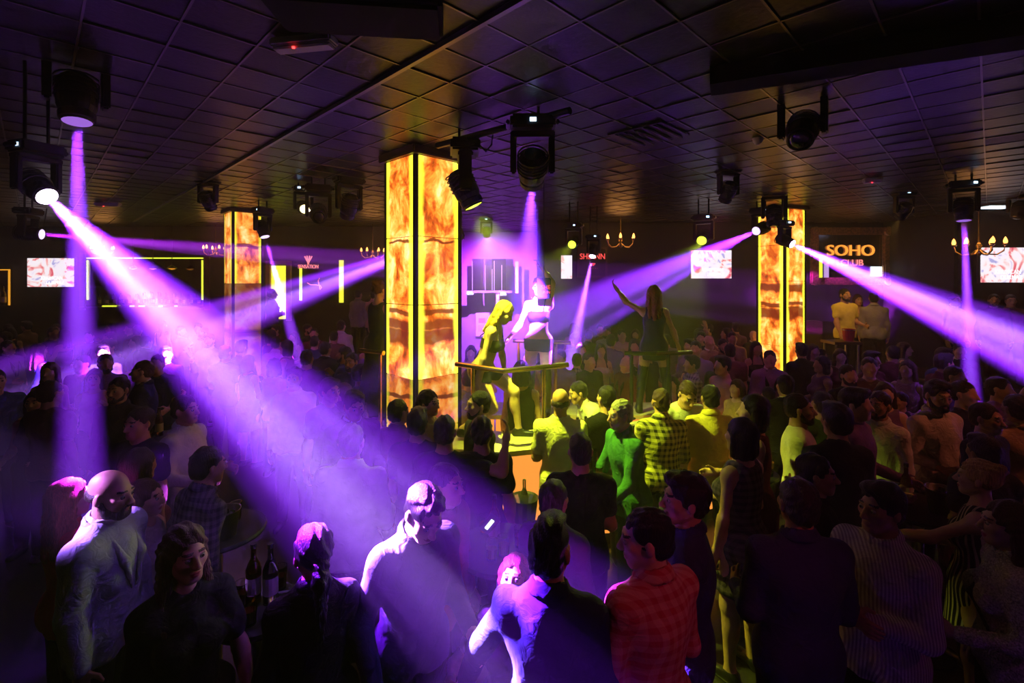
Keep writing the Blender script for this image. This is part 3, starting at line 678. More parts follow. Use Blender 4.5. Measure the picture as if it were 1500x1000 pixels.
# ---------------------------------------------------------------- moving-head lamps
PUR = (.22,.012,.90); VIO = (.25,.014,.90); MAG = (.34,.008,.70); pale = (.52,.27,1.); YG = (.80,1.,.05)
def gobo(l, kind, seed, core, rim):
    """the lamp's optics: a paler core, a deeper coloured rim, and a patterned glass that splits the beam into fingers"""
    l.use_nodes = True; nt = l.node_tree; L = nt.links.new; em = nt.nodes['Emission']; l.color = (1,1,1)
    tc = N(nt, 'ShaderNodeTexCoord'); sp = N(nt, 'ShaderNodeSeparateXYZ'); L(tc.outputs['Normal'], sp.inputs[0])
    dv = []
    for i in (0,1): d = N(nt, 'ShaderNodeMath', operation='DIVIDE'); L(sp.outputs[i], d.inputs[0]); L(sp.outputs[2], d.inputs[1]); dv.append(d.outputs[0])
    cb = N(nt, 'ShaderNodeCombineXYZ'); L(dv[0], cb.inputs[0]); L(dv[1], cb.inputs[1])
    ln = N(nt, 'ShaderNodeVectorMath', operation='LENGTH'); L(cb.outputs[0], ln.inputs[0])
    rr = N(nt, 'ShaderNodeMapRange'); rr.interpolation_type = 'SMOOTHSTEP'; rr.inputs[1].default_value = .1*math.tan(l.spot_size/2); rr.inputs[2].default_value = .85*math.tan(l.spot_size/2); L(ln.outputs['Value'], rr.inputs[0])
    mx = N(nt, 'ShaderNodeMix', data_type='RGBA'); mx.inputs[6].default_value = (*core,1); mx.inputs[7].default_value = (*rim,1); L(rr.outputs[0], mx.inputs[0]); L(mx.outputs[2], em.inputs['Color'])
    if kind:
        c2 = N(nt, 'ShaderNodeCombineXYZ'); L(dv[0], c2.inputs[0]); L(dv[1], c2.inputs[1]); c2.inputs[2].default_value = seed
        nz = N(nt, 'ShaderNodeTexNoise'); nz.inputs['Scale'].default_value = kind; nz.inputs['Detail'].default_value = 1.5; L(c2.outputs[0], nz.inputs['Vector'])
        mr = N(nt, 'ShaderNodeMapRange'); mr.interpolation_type = 'SMOOTHSTEP'; mr.inputs[1].default_value = .41; mr.inputs[2].default_value = .60; mr.inputs[3].default_value = .12; mr.inputs[4].default_value = 1.6; L(nz.outputs[0], mr.inputs[0]); L(mr.outputs[0], em.inputs['Strength'])
HEAD_PROF = [(0,.015),(.085,.015),(.09,0),(.102,-.005),(.105,-.05),(.098,-.06),(.112,-.10),(.118,-.22),(.105,-.30),(.07,-.335),(0,-.34)]
def moving_head(lens, aim, label, size=1., ang=0, watts=0, col=PUR, lensmat='lens_off', blend=.35, gob=None, hang=None, display=True, seed=0., soft=.03, white=.5, group='moving head stage lamps'):
    lens, aim = Vector(lens), Vector(aim); d = (aim-lens).normalized(); q = size
    piv = lens-d*.17*q; root = empty('moving_head_lamp', piv); tag(root, label, 'stage lamp', group)
    flat = Vector((d.x,d.y,0)); flat = flat.normalized() if flat.length > .05 else Vector((0,-1,0)); side = Vector((-flat.y,flat.x,0))
    Rq = d.to_track_quat('Z','Y').to_matrix().to_4x4()
    hd = ob('head', lathe([(r*q, z*q) for r, z in HEAD_PROF[1:]]+[(0,-.34*q)], 20), 'black_plastic', root, smooth=False); hd.matrix_local = Matrix.Translation(d*.17*q) @ Rq
    ln = ob('lens', lathe([(0,.006*q),(.05*q,.004*q),(.084*q,-.004*q),(.084*q,-.02*q),(0,-.02*q)], 20), lensmat, hd, smooth=True); ln.matrix_local = Matrix.Translation((0,0,.015*q))
    for k in range(5):
        fn = ob('cooling_fin', lathe([((.119)*q,-.006*q),(.127*q,-.004*q),(.127*q,.004*q),((.119)*q,.006*q)], 16), 'black_metal', hd); fn.matrix_local = Matrix.Translation((0,0,-(.17+.035*k)*q))
    top = .27*q; az = math.atan2(side.y, side.x)
    for sg in (1,-1):
        ob('yoke_arm', box((0,0,0), (.05*q,.11*q,.34*q), bevel=.012*q), 'black_plastic', root, loc=side*sg*.155*q+Vector((0,0,.12*q)), rot=(0,0,az))
    ob('yoke_bridge', box((0,0,0), (.36*q,.13*q,.05*q), bevel=.01*q), 'black_plastic', root, loc=(0,0,top), rot=(0,0,az))
    ob('base', box((0,0,0), (.36*q,.26*q,.11*q), bevel=.02*q), 'black_plastic', root, loc=(0,0,top+.09*q), rot=(0,0,az))
    for sg in (1,-1): ob('handle', box((0,0,0), (.03*q,.16*q,.04*q), bevel=.008*q), 'black_metal', root, loc=side*sg*.2*q+Vector((0,0,top+.09*q)), rot=(0,0,az))
    zt = (hang if hang else CZ)-piv.z
    if zt > top+.15*q:
        for sg in (1,-1): ob('hanger', tube([side*sg*.09*q+Vector((0,0,top+.13*q)), side*sg*.09*q+Vector((0,0,zt))], .014*q, 8), 'black_metal', root)
    if display: ob('display', box((0,0,0), (.05*q,.01,.03*q)), 'led_blue', root, loc=Vector((0,-.19*q,top+.09*q)) if abs(side.x) < .9 else Vector((0,-.135*q,top+.09*q)))
    if watts:
        l = bpy.data.lights.new('beam', 'SPOT'); l.energy = watts; l.color = col; l.spot_size = math.radians(ang); l.spot_blend = blend; l.shadow_soft_size = soft*q
        lo = bpy.data.objects.new('beam', l); COL.objects.link(lo); lo.parent = root; lo.location = d*.205*q; lo.rotation_euler = d.to_track_quat('-Z','Y').to_euler()
        if watts > 5000 and col[1] < .2: gobo(l, gob, seed, tuple(col[i]+(pale[i]-col[i])*white for i in range(3)), col)
    return root
moving_head(PX(68,287,3.1), PX(655,850,2.25), 'stage lamp at far left throwing the widest violet beam across the room', .68, 16.4, 104000, PUR, 'lens_violet', .4, 16, seed=2.3, white=1.)
moving_head(PX(113,176,3.2), PX(122,1000,2.75), 'large black stage lamp at top left aiming straight down', .95, 6.6, 159500, PUR, 'lens_violet_dim', .4, white=.25)
moving_head(PX(60,343,7.6), PX(560,387,9.), 'stage lamp at left edge above the wall screen, thin sideways beam', .95, 6.0, 217500, MAG, 'lens_violet_small', .4, 26, seed=5.1, white=.15)
moving_head(PX(652,350,7.4), PX(190,522,7.2), 'stage lamp hidden behind the middle pillar with a fingered beam leftwards', .9, 12.5, 360000, VIO, 'lens_violet', .5, 15, seed=8.4, white=.6)
moving_head(PX(1108,338,8.5), PX(792,486,6.05), 'stage lamp hung before the right pillar, beam aimed left', .9, 10.5, 217500, PUR, 'lens_violet_small', .5, 12, seed=1.2, white=.2)
moving_head(PX(1160,357,7.9), PX(1500,508,5.6), 'stage lamp below the right pillar top with the bright beam to the right', .8, 14.5, 300000, PUR, 'lens_violet', .4, 17, seed=3.6, white=1.)
moving_head(PX(779,268,4.05), PX(771,470,6.3), 'stage lamp on the black ceiling pipe pouring blue-violet light', 1., 15, 116000, (.17,.02,1.), 'lens_violet_dim', .5, hang=4.08, white=.15)
moving_head(PX(868,375,9.2), PX(826,575,7.9), 'small stage lamp before the red sign with a slim lavender beam', .75, 8, 170000, (.26,.02,.9), 'lens_violet', .3, white=.9)
moving_head(PX(1412,322,6.4), PX(1426,660,6.0), 'stage lamp at right shooting a narrow beam straight down', .9, 5.0, 348000, PUR, 'lens_violet_dim', .35, white=.35)
moving_head(PX(388,346,8.6), PX(440,530,8.2), 'stage lamp beside the left pillar with a thin slanting beam', .9, 6.5, 174000, VIO, 'lens_violet_small', .4, white=.3)
moving_head(PX(693,300,4.55), PX(860,640,4.7), 'big stage lamp beside the middle pillar washing the bar yellow-green', 1.05, 72, 1100, YG, 'lens_green', .9, hang=4.08, display=False)
moving_head(PX(838,358,8.6), PX(740,480,5.3), 'stage lamp with a round yellow-green lens left of the red sign', .85, 24, 300, YG, 'lens_green', .6)
moving_head(PX(1028,352,8.3), PX(960,470,6.), 'stage lamp with a yellow-green lens above the middle wall screen', .95, 30, 500, YG, 'lens_green', .6)
moving_head(PX(446,306,6.9), PX(520,400,4.), 'stage lamp with a warm white lens facing the room', .75, 40, 15, (1,.8,.35), 'lens_warm', .6)
moving_head(PX(467,318,6.5), PX(480,420,4.6), 'unlit stage lamp just right of the warm white lamp', .95, display=False)
moving_head(PX(508,318,6.8), PX(470,500,7.6), 'unlit stage lamp left of the middle pillar, tilted away', 1., display=False)
moving_head(PX(1172,205,3.7), PX(1120,420,2.6), 'unlit stage lamp hanging in the dark at upper right', .95, display=False)
moving_head(PX(1134,330,8.0), PX(1140,520,7.6), 'unlit stage lamp with a lit display covering the right pillar top', 1.05)
moving_head(PX(1490,318,8.4), PX(1440,520,8.), 'unlit stage lamp at the right edge beside the ceiling panel', .9, display=False)
# added lamps, not seen, brightening near guests, far floor, lounge and recess
moving_head((-4.5,1.85,3.3), (-2.28,2.5,1.60), 'added lamp off to the left lighting the bald man', .9, 9, 6000, (.42,.16,1.), 'lens_violet_small', .6)
moving_head((1.9,.1,3.7), (.8,2.35,1.3), 'added lamp above the viewer with a pink red wash', .9, 34, 55, (1.,.10,.25), 'lens_warm', .9)
moving_head((3.4,.3,3.7), (2.2,2.6,1.2), 'added lamp off to the right with a soft violet red wash', .9, 50, 8, (.9,.08,.6), 'lens_warm', .9)
moving_head((-2.4,.3,3.7), (-.3,2.6,1.3), 'added lamp above the viewer with a soft magenta wash', .9, 55, 8, (.9,.04,.75), 'lens_warm', .9)
moving_head((5.2,3.2,3.8), (3.2,4.8,1.2), 'added lamp above the right side with an orange red wash', .9, 75, 60, (1.,.2,.10), 'lens_warm', .9)
moving_head((2.8,6.3,3.8), (2.4,8.0,1.2), 'added lamp over the far dance floor with a magenta wash', .8, 100, 40, (1.,.06,.40), 'lens_off', .9)
moving_head((6.5,8.0,3.8), (6.65,9.5,2.0), 'added lamp over the raised lounge with an amber wash', .8, 50, 130, (1.,.5,.12), 'lens_off', .9)
moving_head((-4.4,7.0,3.8), (-4.2,8.6,1.2), 'added lamp over the left dance floor with a magenta wash', .8, 100, 50, (1.,.06,.6), 'lens_off', .9)
moving_head((-.6,11.4,3.8), (-.5,13.4,2.2), 'added lamp flooding the lounge recess violet behind the dancers', .8, 100, 9000, (.42,.02,1.), 'lens_off', .9)
pipe = empty('lighting_pipe', PX(735,190,4.2)); tag(pipe, 'black ceiling pipe carrying the two lamps beside the middle pillar', 'pipe')
a, b = Vector((-.73,4.67,4.08))-pipe.location, Vector((.45,3.70,4.08))-pipe.location
ob('bar', tube([a,b], .03, 12), 'black_metal', pipe)
for t in (.2,.8): p = a.lerp(b,t); ob('hanger', tube([p,p+Vector((0,0,.1))], .012, 8), 'black_metal', pipe)
cab = ob('lamp_cable', tube([PX(722,195,4.3),PX(720,212,4.3),PX(712,222,4.35),PX(702,212,4.4),PX(700,200,4.4)], .008, 6), 'black_plastic'); tag(cab, 'thin black cable looping under the ceiling pipe', 'cable')

# ---------------------------------------------------------------- fittings on the ceiling
def emergency(px, py, w, label, rz=0.):
    Y = FPX*(CZ-.045-CAMH)/(HOR-py); r = empty('emergency_light', PX(px,py,Y), rz); tag(r, label, 'emergency light'); L = w/FPX*Y
    ob('housing', box((0,0,.015), (L,.10,.05), bevel=.01), 'plastic_white', r); ob('diffuser', box((0,0,-.018), (L*.92,.075,.02), bevel=.006), 'plastic_white', r); ob('indicator', box((-L*.1,-.04,-.03), (.012,.012,.01)), 'led_red', r)
emergency(445, 66, 98, 'long white emergency light with red indicator on the near ceiling', -.18); emergency(158, 300, 36, 'small far emergency light on the ceiling at left'); emergency(1278, 265, 24, 'small emergency light on the ceiling left of the right lamps', -.2)
sd = empty('smoke_detector', PX(1110,203,FPX*(CZ-CAMH)/(HOR-203))); tag(sd, 'small round smoke detector on the ceiling before the right pillar', 'smoke detector')
ob('housing', lathe([(0,-.05),(.03,-.05),(.045,-.03),(.055,0),(.055,.01)], 16), 'plastic_white', sd); ob('sensor', lathe([(0,-.065),(.015,-.062),(.02,-.05)], 12), 'plastic_white', sd)
cp = empty('ceiling_panel_light', PX(1464,303,9.2)); tag(cp, 'cold white rectangular ceiling light at the right edge', 'ceiling light')
ob('frame', box((0,0,.02), (.86,.5,.05), bevel=.01), 'steel', cp); ob('diffuser', box((-.08,-.02,-.012), (.5,.3,.02)), 'phone_glow', cp)
vent = empty('air_vent', PX(950,196,FPX*(CZ-CAMH)/(HOR-196))); tag(vent, 'square black air vent between the ceiling tiles', 'air vent'); vent.rotation_euler = (0,0,A45)
ob('frame', box((0,0,.0), (.56,.56,.03)), 'black_metal', vent)
for k in range(5): ob('slat', box((0,-.2+.1*k,-.02), (.5,.05,.012), Matrix.Rotation(.5,3,'X')), 'black_metal', vent)
# ---------------------------------------------------------------- wall fittings
def screen_mat(name, seed):
    m = bpy.data.materials.new(name); m.use_nodes = True; nt = m.node_tree; L = nt.links.new; b = nt.nodes['Principled BSDF']; b.inputs['Base Color'].default_value = (.02,.02,.02,1); b.inputs['Roughness'].default_value = .2
    tc = N(nt, 'ShaderNodeTexCoord'); nz = N(nt, 'ShaderNodeTexNoise'); nz.inputs['Scale'].default_value = 2.2; nz.inputs['Distortion'].default_value = 2.5; nz.inputs['Detail'].default_value = 2
    ad = N(nt, 'ShaderNodeVectorMath', operation='ADD'); ad.inputs[1].default_value = (seed,seed*.3,0); L(tc.outputs['Object'], ad.inputs[0]); L(ad.outputs[0], nz.inputs['Vector'])
    cr = N(nt, 'ShaderNodeValToRGB'); e = cr.color_ramp.elements; e[0].position = .30; e[0].color = (.75,.10,.16,1); e[1].position = .7; e[1].color = (.45,.42,.75,1)
    for p, c in ((.38,(1,.45,.45,1)), (.45,(1,.92,.95,1)), (.60,(1,.88,1,1))): q = e.new(p); q.color = c
    L(nz.outputs[0], cr.inputs[0]); L(cr.outputs[0], b.inputs['Emission Color']); b.inputs['Emission Strength'].default_value = 1.25; M[name] = m
def tv(px, py, w, h, Y, label, seed, rz=0., words=True):
    r = empty('wall_screen', PX(px,py,Y), rz); tag(r, label, 'television'); k = Y/FPX; w *= k; h *= k; screen_mat('screen_%d' % int(seed*10), seed)
    ob('bezel', box((0,.04,0), (w+.05,.06,h+.05), bevel=.008), 'black_plastic', r); ob('display', box((0,.005,0), (w,.012,h)), 'screen_%d' % int(seed*10), r)
    ob('bracket', box((0,.13,0), (.2,.13,.16)), 'black_metal', r)
    if words: text('lettering', 'KERIMCAN', h*.17, 'screen_white', r, (w*.03,-.006,-h*.20), ext=.002, sx=.9); text('lettering', 'DURMAZ', h*.17, 'screen_white', r, (w*.10,-.006,-h*.36), ext=.002, sx=.9)
emis('screen_white', (1,.95,1), 1.6)
tv(74, 399, 68, 42, 12.4, 'bright white and pink wall screen at far left above the bar', 1.4); tv(1042, 387, 59, 41, 11.7, 'wall screen with red swirls between the red sign and right pillar', 2.7)
tv(1474, 388, 74, 51, 9.7, 'large wall screen cut by the right edge of the room view', 4.4); tv(830, 391, 16, 34, 11.8, 'narrow screen seen edge-on left of the red sign', 6.1, words=False)
# the club's framed mirror sign
fs = empty('framed_club_sign', PX(1246,375,11.85)); tag(fs, 'ornate gilt framed mirror with glowing club lettering beside the right pillar', 'framed sign'); k = 11.85/FPX; w, h = 118*k, 84*k
ob('mirror', box((0,.06,0), (w-.15,.02,h-.15)), 'mirror_dark', fs)
for sx in (1,-1): ob('frame_side', box((sx*(w/2-.1),0,0), (.2,.10,h), bevel=.03), 'gold_frame', fs)
for sz in (1,-1): ob('frame_rail', box((0,-.003,sz*(h/2-.09)), (w-.02,.10,.18), bevel=.03), 'gold_frame', fs)
for sx in (1,-1):
    for sz in (1,-1): ob('corner_carving', lathe([(0,-.02),(.09,-.01),(.12,.02),(.10,.05),(0,.06)], 10, Matrix.Translation((sx*(w/2-.1),-.04,sz*(h/2-.1))) @ Matrix.Rotation(math.pi/2,4,'X')), 'gold_frame', fs)
text('lettering', 'SOHO', .38, 'neon_gold', fs, (.02,.02,.13), ext=.02, sx=1.12); text('lettering', 'CLUB', .22, 'neon_pink', fs, (.05,.02,-.17), ext=.01, sx=1.05)
ob('mirror_glow_box', box((-w/2+.28,.03,-.34), (.06,.03,.5)), 'led_yellow', fs); ob('mirror_glow_box', box((-w/2+.42,.03,-.36), (.10,.03,.36)), 'glow_violet', fs); ob('mirror_glow_box', box((w/2-.34,.03,-.38), (.26,.03,.24)), 'phone_glow', fs)  # flat glowing boxes in yellow, violet and white on the mirror
# red word sign on a dark canvas, and the same sign as a small box over the stage
def wordsign(name, c, w, h, label, size, loc):
    r = empty(name, c); tag(r, label, 'sign'); ob('board', box((0,.03,0), (w,.05,h), bevel=.008), 'wall_dark', r)
    for sx in (1,-1): ob('frame_side', box((sx*w/2,.02,0), (.05,.07,h+.04)), 'dark_wood', r)
    for sz in (1,-1): ob('frame_rail', box((0,.018,sz*h/2), (w+.05,.07,.05)), 'dark_wood', r)
    text('lettering', 'SHE INN', size, 'neon_red', r, (0,-.01,loc), ext=.006, sx=.85); text('lettering', 'VIP', size*.5, 'neon_red', r, (0,-.01,loc-size), ext=.006); text('lettering', '. . . .', size*.45, 'neon_red', r, (.05,-.01,loc-size*1.35), ext=.006); return r
wordsign('word_sign', PX(868,384,11.95), .70, .72, 'red lettered dark sign on the wall beside the left chandelier', .20, .14)
bs = empty('stage_sign_box', PX(797,422,5.75)); tag(bs, 'small black sign box with red letters in front of the dancer in white light', 'sign'); ob('case', box((0,.04,0), (.17,.08,.25), bevel=.01), 'black_plastic', bs); text('lettering', 'SHE', .07, 'neon_red', bs, (.02,-.003,.01), ext=.003, sx=1.); text('lettering', 'INN', .05, 'neon_red', bs, (.03,-.003,-.05), ext=.003)
ob('cord', tube([(0,.04,.12),(0,.04,CZ-bs.location.z)], .005, 6), 'black_metal', bs)
def chandelier(px, py, Y, q, label, n=6):
    r = empty('chandelier', PX(px,py,Y)); tag(r, label, 'chandelier'); z = CZ-r.location.z
    ob('stem', tube([(0,0,-.12*q),(0,0,z)], .014*q, 8), 'brass', r); ob('hub', lathe([(0,-.2*q),(.03*q,-.18*q),(.06*q,-.12*q),(.03*q,-.06*q),(.05*q,0),(.02*q,.06*q)], 12), 'brass', r, smooth=True)
    for i in range(n):
        a = 2*math.pi*i/n+.3; c, s = math.cos(a), math.sin(a)
        ob('arm', tube([(R*c*q,R*s*q,zz*q) for R, zz in ((.03,-.08),(.12,-.16),(.24,-.17),(.33,-.10),(.35,.0))], .013*q, 7), 'brass', r)
        ob('cup', lathe([(0,0),(.03*q,0),(.05*q,.025*q),(.045*q,.03*q)], 10), 'brass', r, loc=(.35*c*q,.35*s*q,0)); ob('candle_bulb', lathe([(0,.02*q),(.022*q,.03*q),(.034*q,.07*q),(.022*q,.12*q),(0,.16*q)], 10), 'candle_warm', r, loc=(.35*c*q,.35*s*q,0), smooth=True)
    l = bpy.data.lights.new('candle_light', 'POINT'); l.energy = 9; l.color = (1,.4,.1); l.shadow_soft_size = .3; lo = bpy.data.objects.new('candle_light', l); COL.objects.link(lo); lo.parent = r; lo.location = (0,0,.1)
chandelier(909, 352, 11., .95, 'small warm chandelier with candle bulbs above the red sign wall'); chandelier(1434, 360, 8.6, .95, 'warm chandelier with candle bulbs before the right wall screen'); chandelier(546, 370, 12.2, .8, 'tiny chandelier far behind the left edge of the middle pillar'); chandelier(316, 366, 12.4, .8, 'tiny chandelier just left of the left pillar'); chandelier(150, 366, 12.5, .7, 'tiny chandelier above the bar mirror at far left')
# back bar at the left: dark mirror outlined by LED strips, shelf and pendants
bb = empty('bar_mirror', PX(213,412,12.95)); tag(bb, 'wide dark bar mirror outlined by thin yellow-green light strips', 'mirror'); k = 12.95/FPX
ob('mirror', box((0,.02,0), (170*k,.03,72*k)), 'mirror_dark', bb); ob('light_strip_top', box((0,-.02,34*k), (170*k,.025,.03)), 'led_yellow', bb)
for sx in (-1,1): ob('light_strip_side', box((sx*84*k,-.02,2*k), (.03,.025,58*k)), 'led_yellow', bb); ob('frame_side', box((sx*91*k,-.02,0), (.14,.05,84*k)), 'dark_wood', bb)
for a_, b_ in ((153,173),(193,199),(206,214),(235,240),(258,262)): ob('shelf_light', box(((a_+b_)/2*k-213*k,-.06,-36*k), ((b_-a_)*k,.03,.03)), 'led_yellow', bb)
ob('shelf', box((0,-.1,-38*k), (176*k,.22,.04)), 'dark_wood', bb)
for px_ in (195,224,252):
    p = empty('pendant_lamp', PX(px_,392,12.6)); tag(p, dict({195:'leftmost of three amber pendant lamps in the bar mirror',224:'middle of three amber pendant lamps in the bar mirror',252:'rightmost of three amber pendant lamps in the bar mirror'})[px_], 'pendant lamp', 'pendants over the left bar')
    ob('cord', tube([(0,0,0),(0,0,CZ-p.location.z)], .01, 6), 'black_metal', p); ob('shade', lathe([(.13,-.02),(.09,.02),(.03,.06),(.02,.08)], 14), 'brass', p); ob('bulb', lathe([(0,-.05),(.07,-.03),(.1,0),(0,.02)], 12), 'led_amber', p)
bt = []
def bottle_mesh(h=.3, r=.038): return [(0,0),(r,0),(r,h*.58),(r*.75,h*.68),(r*.36,h*.78),(r*.36,h*.97),(0,h)]
def bottle(loc, m, label, h=.3, r=.038, group=None):
    b = empty('bottle', loc); tag(b, label, 'bottle', group); ob('glass_body', lathe(bottle_mesh(h,r), 14), m, b, smooth=True); ob('cap', lathe([(0,h*.95),(r*.42,h*.95),(r*.42,h*1.03),(0,h*1.03)], 10), 'black_plastic', b); ob('paper_label', lathe([(r*1.02,h*.16),(r*1.02,h*.46)], 14), 'label_paper', b); return b
rb_ = random.Random(4)
for i in range(14):
    px_ = 146+i*11.2; bottle(PX(px_,446,12.86)+Vector((0,0,.0)), ('bottle_clear','bottle_green','bottle_brown')[i%3], 'small bottle standing on the shelf under the bar mirror', .26+rb_.random()*.08, .035, 'bottles on the left bar shelf')
nb = empty('bar_niche', PX(-4,421,12.95)); tag(nb, 'amber lit wall niche with orange outline at the left edge', 'niche'); ob('back', box((0,.03,0), (38*k,.02,54*k)), 'counter_glow_dim', nb) if False else ob('back', box((0,.03,0), (38*k,.02,54*k)), 'dark_wood', nb)
ob('light_strip_top', box((0,-.01,26*k), (38*k,.03,.03)), 'led_amber', nb); ob('light_strip_side', box((18*k,-.01,0), (.03,.03,52*k)), 'led_amber', nb); ob('light_strip_side', box((-18*k,-.01,0), (.03,.03,52*k)), 'led_amber', nb); ob('shelf', box((0,-.06,-27*k), (40*k,.18,.04)), 'dark_wood', nb)
bottle(PX(5,447,12.9), 'bottle_clear', 'pale bottle glowing in the amber niche at the left edge', .5, .06)
# entrance wall: lit doorway panels and the pink word sign
def lit_panel(x0, x1, y0, y1, m, label, framed=True):
    Y = 12.95; r = empty('light_panel', PX((x0+x1)/2,(y0+y1)/2,Y)); tag(r, label, 'light panel'); k = Y/FPX; w, h = (x1-x0)*k, (y1-y0)*k
    ob('panel', box((0,0,0), (w,.04,h)), m, r)
    if framed:
        for sx in (-1,1): ob('jamb', box((sx*(w/2+.08),-.01,.02), (.12,.09,h+.14)), 'cloth_pink', r)
        ob('lintel', box((0,-.01,h/2+.08), (w+.28,.09,.10)), 'cloth_pink', r)
lit_panel(398, 419, 389, 467, 'panel_yellow', 'tall glowing yellow door panel right of the left pillar'); lit_panel(497, 503, 381, 443, 'panel_yellow', 'slim glowing yellow strip left of the middle pillar', False); lit_panel(439, 442, 393, 440, 'led_yellow', 'thin yellow-green light strip under the pink word sign', False)
ss = empty('neon_word_sign', PX(452,389,12.92)); tag(ss, 'pink neon word sign with a star logo on the far wall', 'sign'); text('lettering', 'SENSATION', .145, 'neon_pink', ss, (0,-.02,-.03), ext=.01, sx=.72)
for a_ in (.5,-.5,.18,-.18): ob('logo_ray', box((math.sin(a_)*.09,-.02,.15), (.03,.02,.24), Matrix.Rotation(a_,3,'Y'), bevel=.004), 'neon_pink', ss)
ns = ob('neon_swirl', tube([PX(x,y,12.99) for x, y in ((450,414),(455,417),(462,417),(469,418),(471,421),(469,424),(466,411),(468,407))], .012, 6), 'neon_pink'); tag(ns, 'curly pink neon line on the wall below the word sign', 'neon light')
# lounge recess: glass with highlights built as glowing lines, ledge, poster and exit signs
lg = empty('lounge_glass_partition', PX(715,402,13.6)); tag(lg, 'glass partition with violet highlights built as thin glowing lines behind the dancers', 'partition'); k = 13.6/FPX
for i, x in enumerate((-23,-4,6,9,20)): ob('glass_pane', box((x*k+.16,0,0), (.34,.015,46*k)), 'glass', lg); ob('edge_highlight', tube([(x*k,-.02,-24*k),(x*k,-.02,(20-6*(i%3))*k)], .012, 6), 'glow_violet', lg)  # upright highlights on the glass, built as glowing violet rods
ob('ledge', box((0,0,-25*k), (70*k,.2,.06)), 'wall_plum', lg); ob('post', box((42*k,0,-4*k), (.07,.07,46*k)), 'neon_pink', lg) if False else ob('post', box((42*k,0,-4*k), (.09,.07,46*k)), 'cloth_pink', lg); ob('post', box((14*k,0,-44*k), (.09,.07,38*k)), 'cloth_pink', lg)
def exit_sign(px, py, label): r = empty('exit_sign', PX(px,py,13.5)); tag(r, label, 'exit sign'); ob('case', box((0,.03,0), (.20,.06,.13), bevel=.01), 'plastic_white', r); ob('face', box((0,-.004,0), (.18,.01,.11)), 'exit_green', r); ob('running_figure', box((-.03,-.012,0), (.04,.006,.07), Matrix.Rotation(.3,3,'Y')), 'plastic_white', r); ob('arrow', prism([(.01,-.012),(.06,-.012),(.06,-.008),(.01,-.008)], -.01, .012), 'plastic_white', r)
exit_sign(737, 430, 'small pale green exit sign left of the dancer in white light'); exit_sign(688, 429, 'small dim exit sign next to the edge of the middle pillar')
po = empty('wall_poster', PX(707,475,14.4)); tag(po, 'pale pink poster on the lounge wall behind the blonde dancer', 'poster'); ob('sheet', box((0,0,0), (.40,.015,.70)), 'cloth_pink', po); ob('print', box((-.02,-.012,.12), (.2,.01,.14)), 'cloth_purple', po); ob('print', box((0,-.012,-.12), (.28,.01,.2)), 'cloth_grey', po)
dc = structure(ob('trim_2', box((0,0,0), (.5,.3,CZ)), 'wall_dark', loc=(.86,11.6,CZ/2)))
# ---------------------------------------------------------------- the island bar round the middle pillar
OUT = [(-1.98,5.6),(-1.35,4.88),(-.1,4.62),(.4,4.76),(1.3,4.88),(2.5,5.45),(2.5,6.2),(2.1,6.5),(-1.4,6.5),(-1.98,6.2)]
cx, cyy = sum(p[0] for p in OUT)/len(OUT), sum(p[1] for p in OUT)/len(OUT)
def inset(p, f):
    r = []
    n = len(p)
    for i in range(n):
        a, b, c = Vector(p[i-1]), Vector(p[i]), Vector(p[(i+1)%n]); e1, e2 = (b-a).normalized(), (c-b).normalized(); n1, n2 = Vector((-e1.y,e1.x)), Vector((-e2.y,e2.x)); m = (n1+n2).normalized(); r.append(tuple(b+m*f/max(.3,m.dot(n1))))
    return r
def ring(o, i, z0, z1):
    bm = bmesh.new(); n = len(o); A = [[bm.verts.new((x,y,z)) for x, y in pp] for pp in (o,i) for z in (z0,z1)]
    o0, o1, i0, i1 = A
    for k in range(n):
        q = (k+1) % n; bm.faces.new((o0[k],o0[q],o1[q],o1[k])); bm.faces.new((i0[q],i0[k],i1[k],i1[q])); bm.faces.new((o1[k],o1[q],i1[q],i1[k])); bm.faces.new((i0[k],i0[q],o0[q],o0[k]))
    return fin(bm)
bar = empty('island_bar', (0,0,0)); tag(bar, 'angular island bar with lit amber front around the middle pillar', 'bar counter')
ob('counter_top', ring(OUT, inset(OUT,.62), 1.05, 1.1), 'counter_top', bar)
ob('kick_base', ring(inset(OUT,.16), inset(OUT,.5), 0, .14), 'black_metal', bar)
I2 = inset(OUT,.12); n = len(I2)
for i in range(n):
    a, b = Vector(I2[i]), Vector(I2[(i+1)%n]); d = b-a; segs = max(1, round(d.length/.55))
    for s_ in range(segs):
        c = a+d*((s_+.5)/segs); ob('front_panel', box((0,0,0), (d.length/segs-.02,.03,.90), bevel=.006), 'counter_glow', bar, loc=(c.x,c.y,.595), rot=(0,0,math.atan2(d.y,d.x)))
def rail(pts, posts, m, label, zc=1.1):
    pts = [Vector(p) for p in pts]; r = empty('dance_rail', pts[0]); tag(r, label, 'handrail', 'rails round the dancers'); o = pts[0]
    ob('handrail', tube([p-o for p in pts], .026, 10), m, r)
    for p in posts: p = Vector(p); ob('post', tube([p-o, Vector((p.x,p.y,zc))-o], .022, 10), m, r); ob('foot_flange', lathe([(0,0),(.05,0),(.05,.012),(.022,.02),(0,.02)], 12), m, r, loc=Vector((p.x,p.y,zc))-o)
rail([PX(668,533,5.0),PX(738,543,4.72),PX(832,534,4.95)], [PX(693,536,4.9),PX(797,538,4.86)], 'brass', 'brass rail with two posts in front of the blonde dancer')
rail([PX(752,499,6.2),PX(790,500,6.1),PX(835,502,6.2)], [PX(814,501,6.16),PX(760,499,6.19)], 'brass', 'rail in front of the dancer in white light')
rail([PX(527,513,5.55),PX(562,517,5.35)], [PX(557,516,5.38)], 'brass', 'short rail before the caped dancer left of the middle pillar')
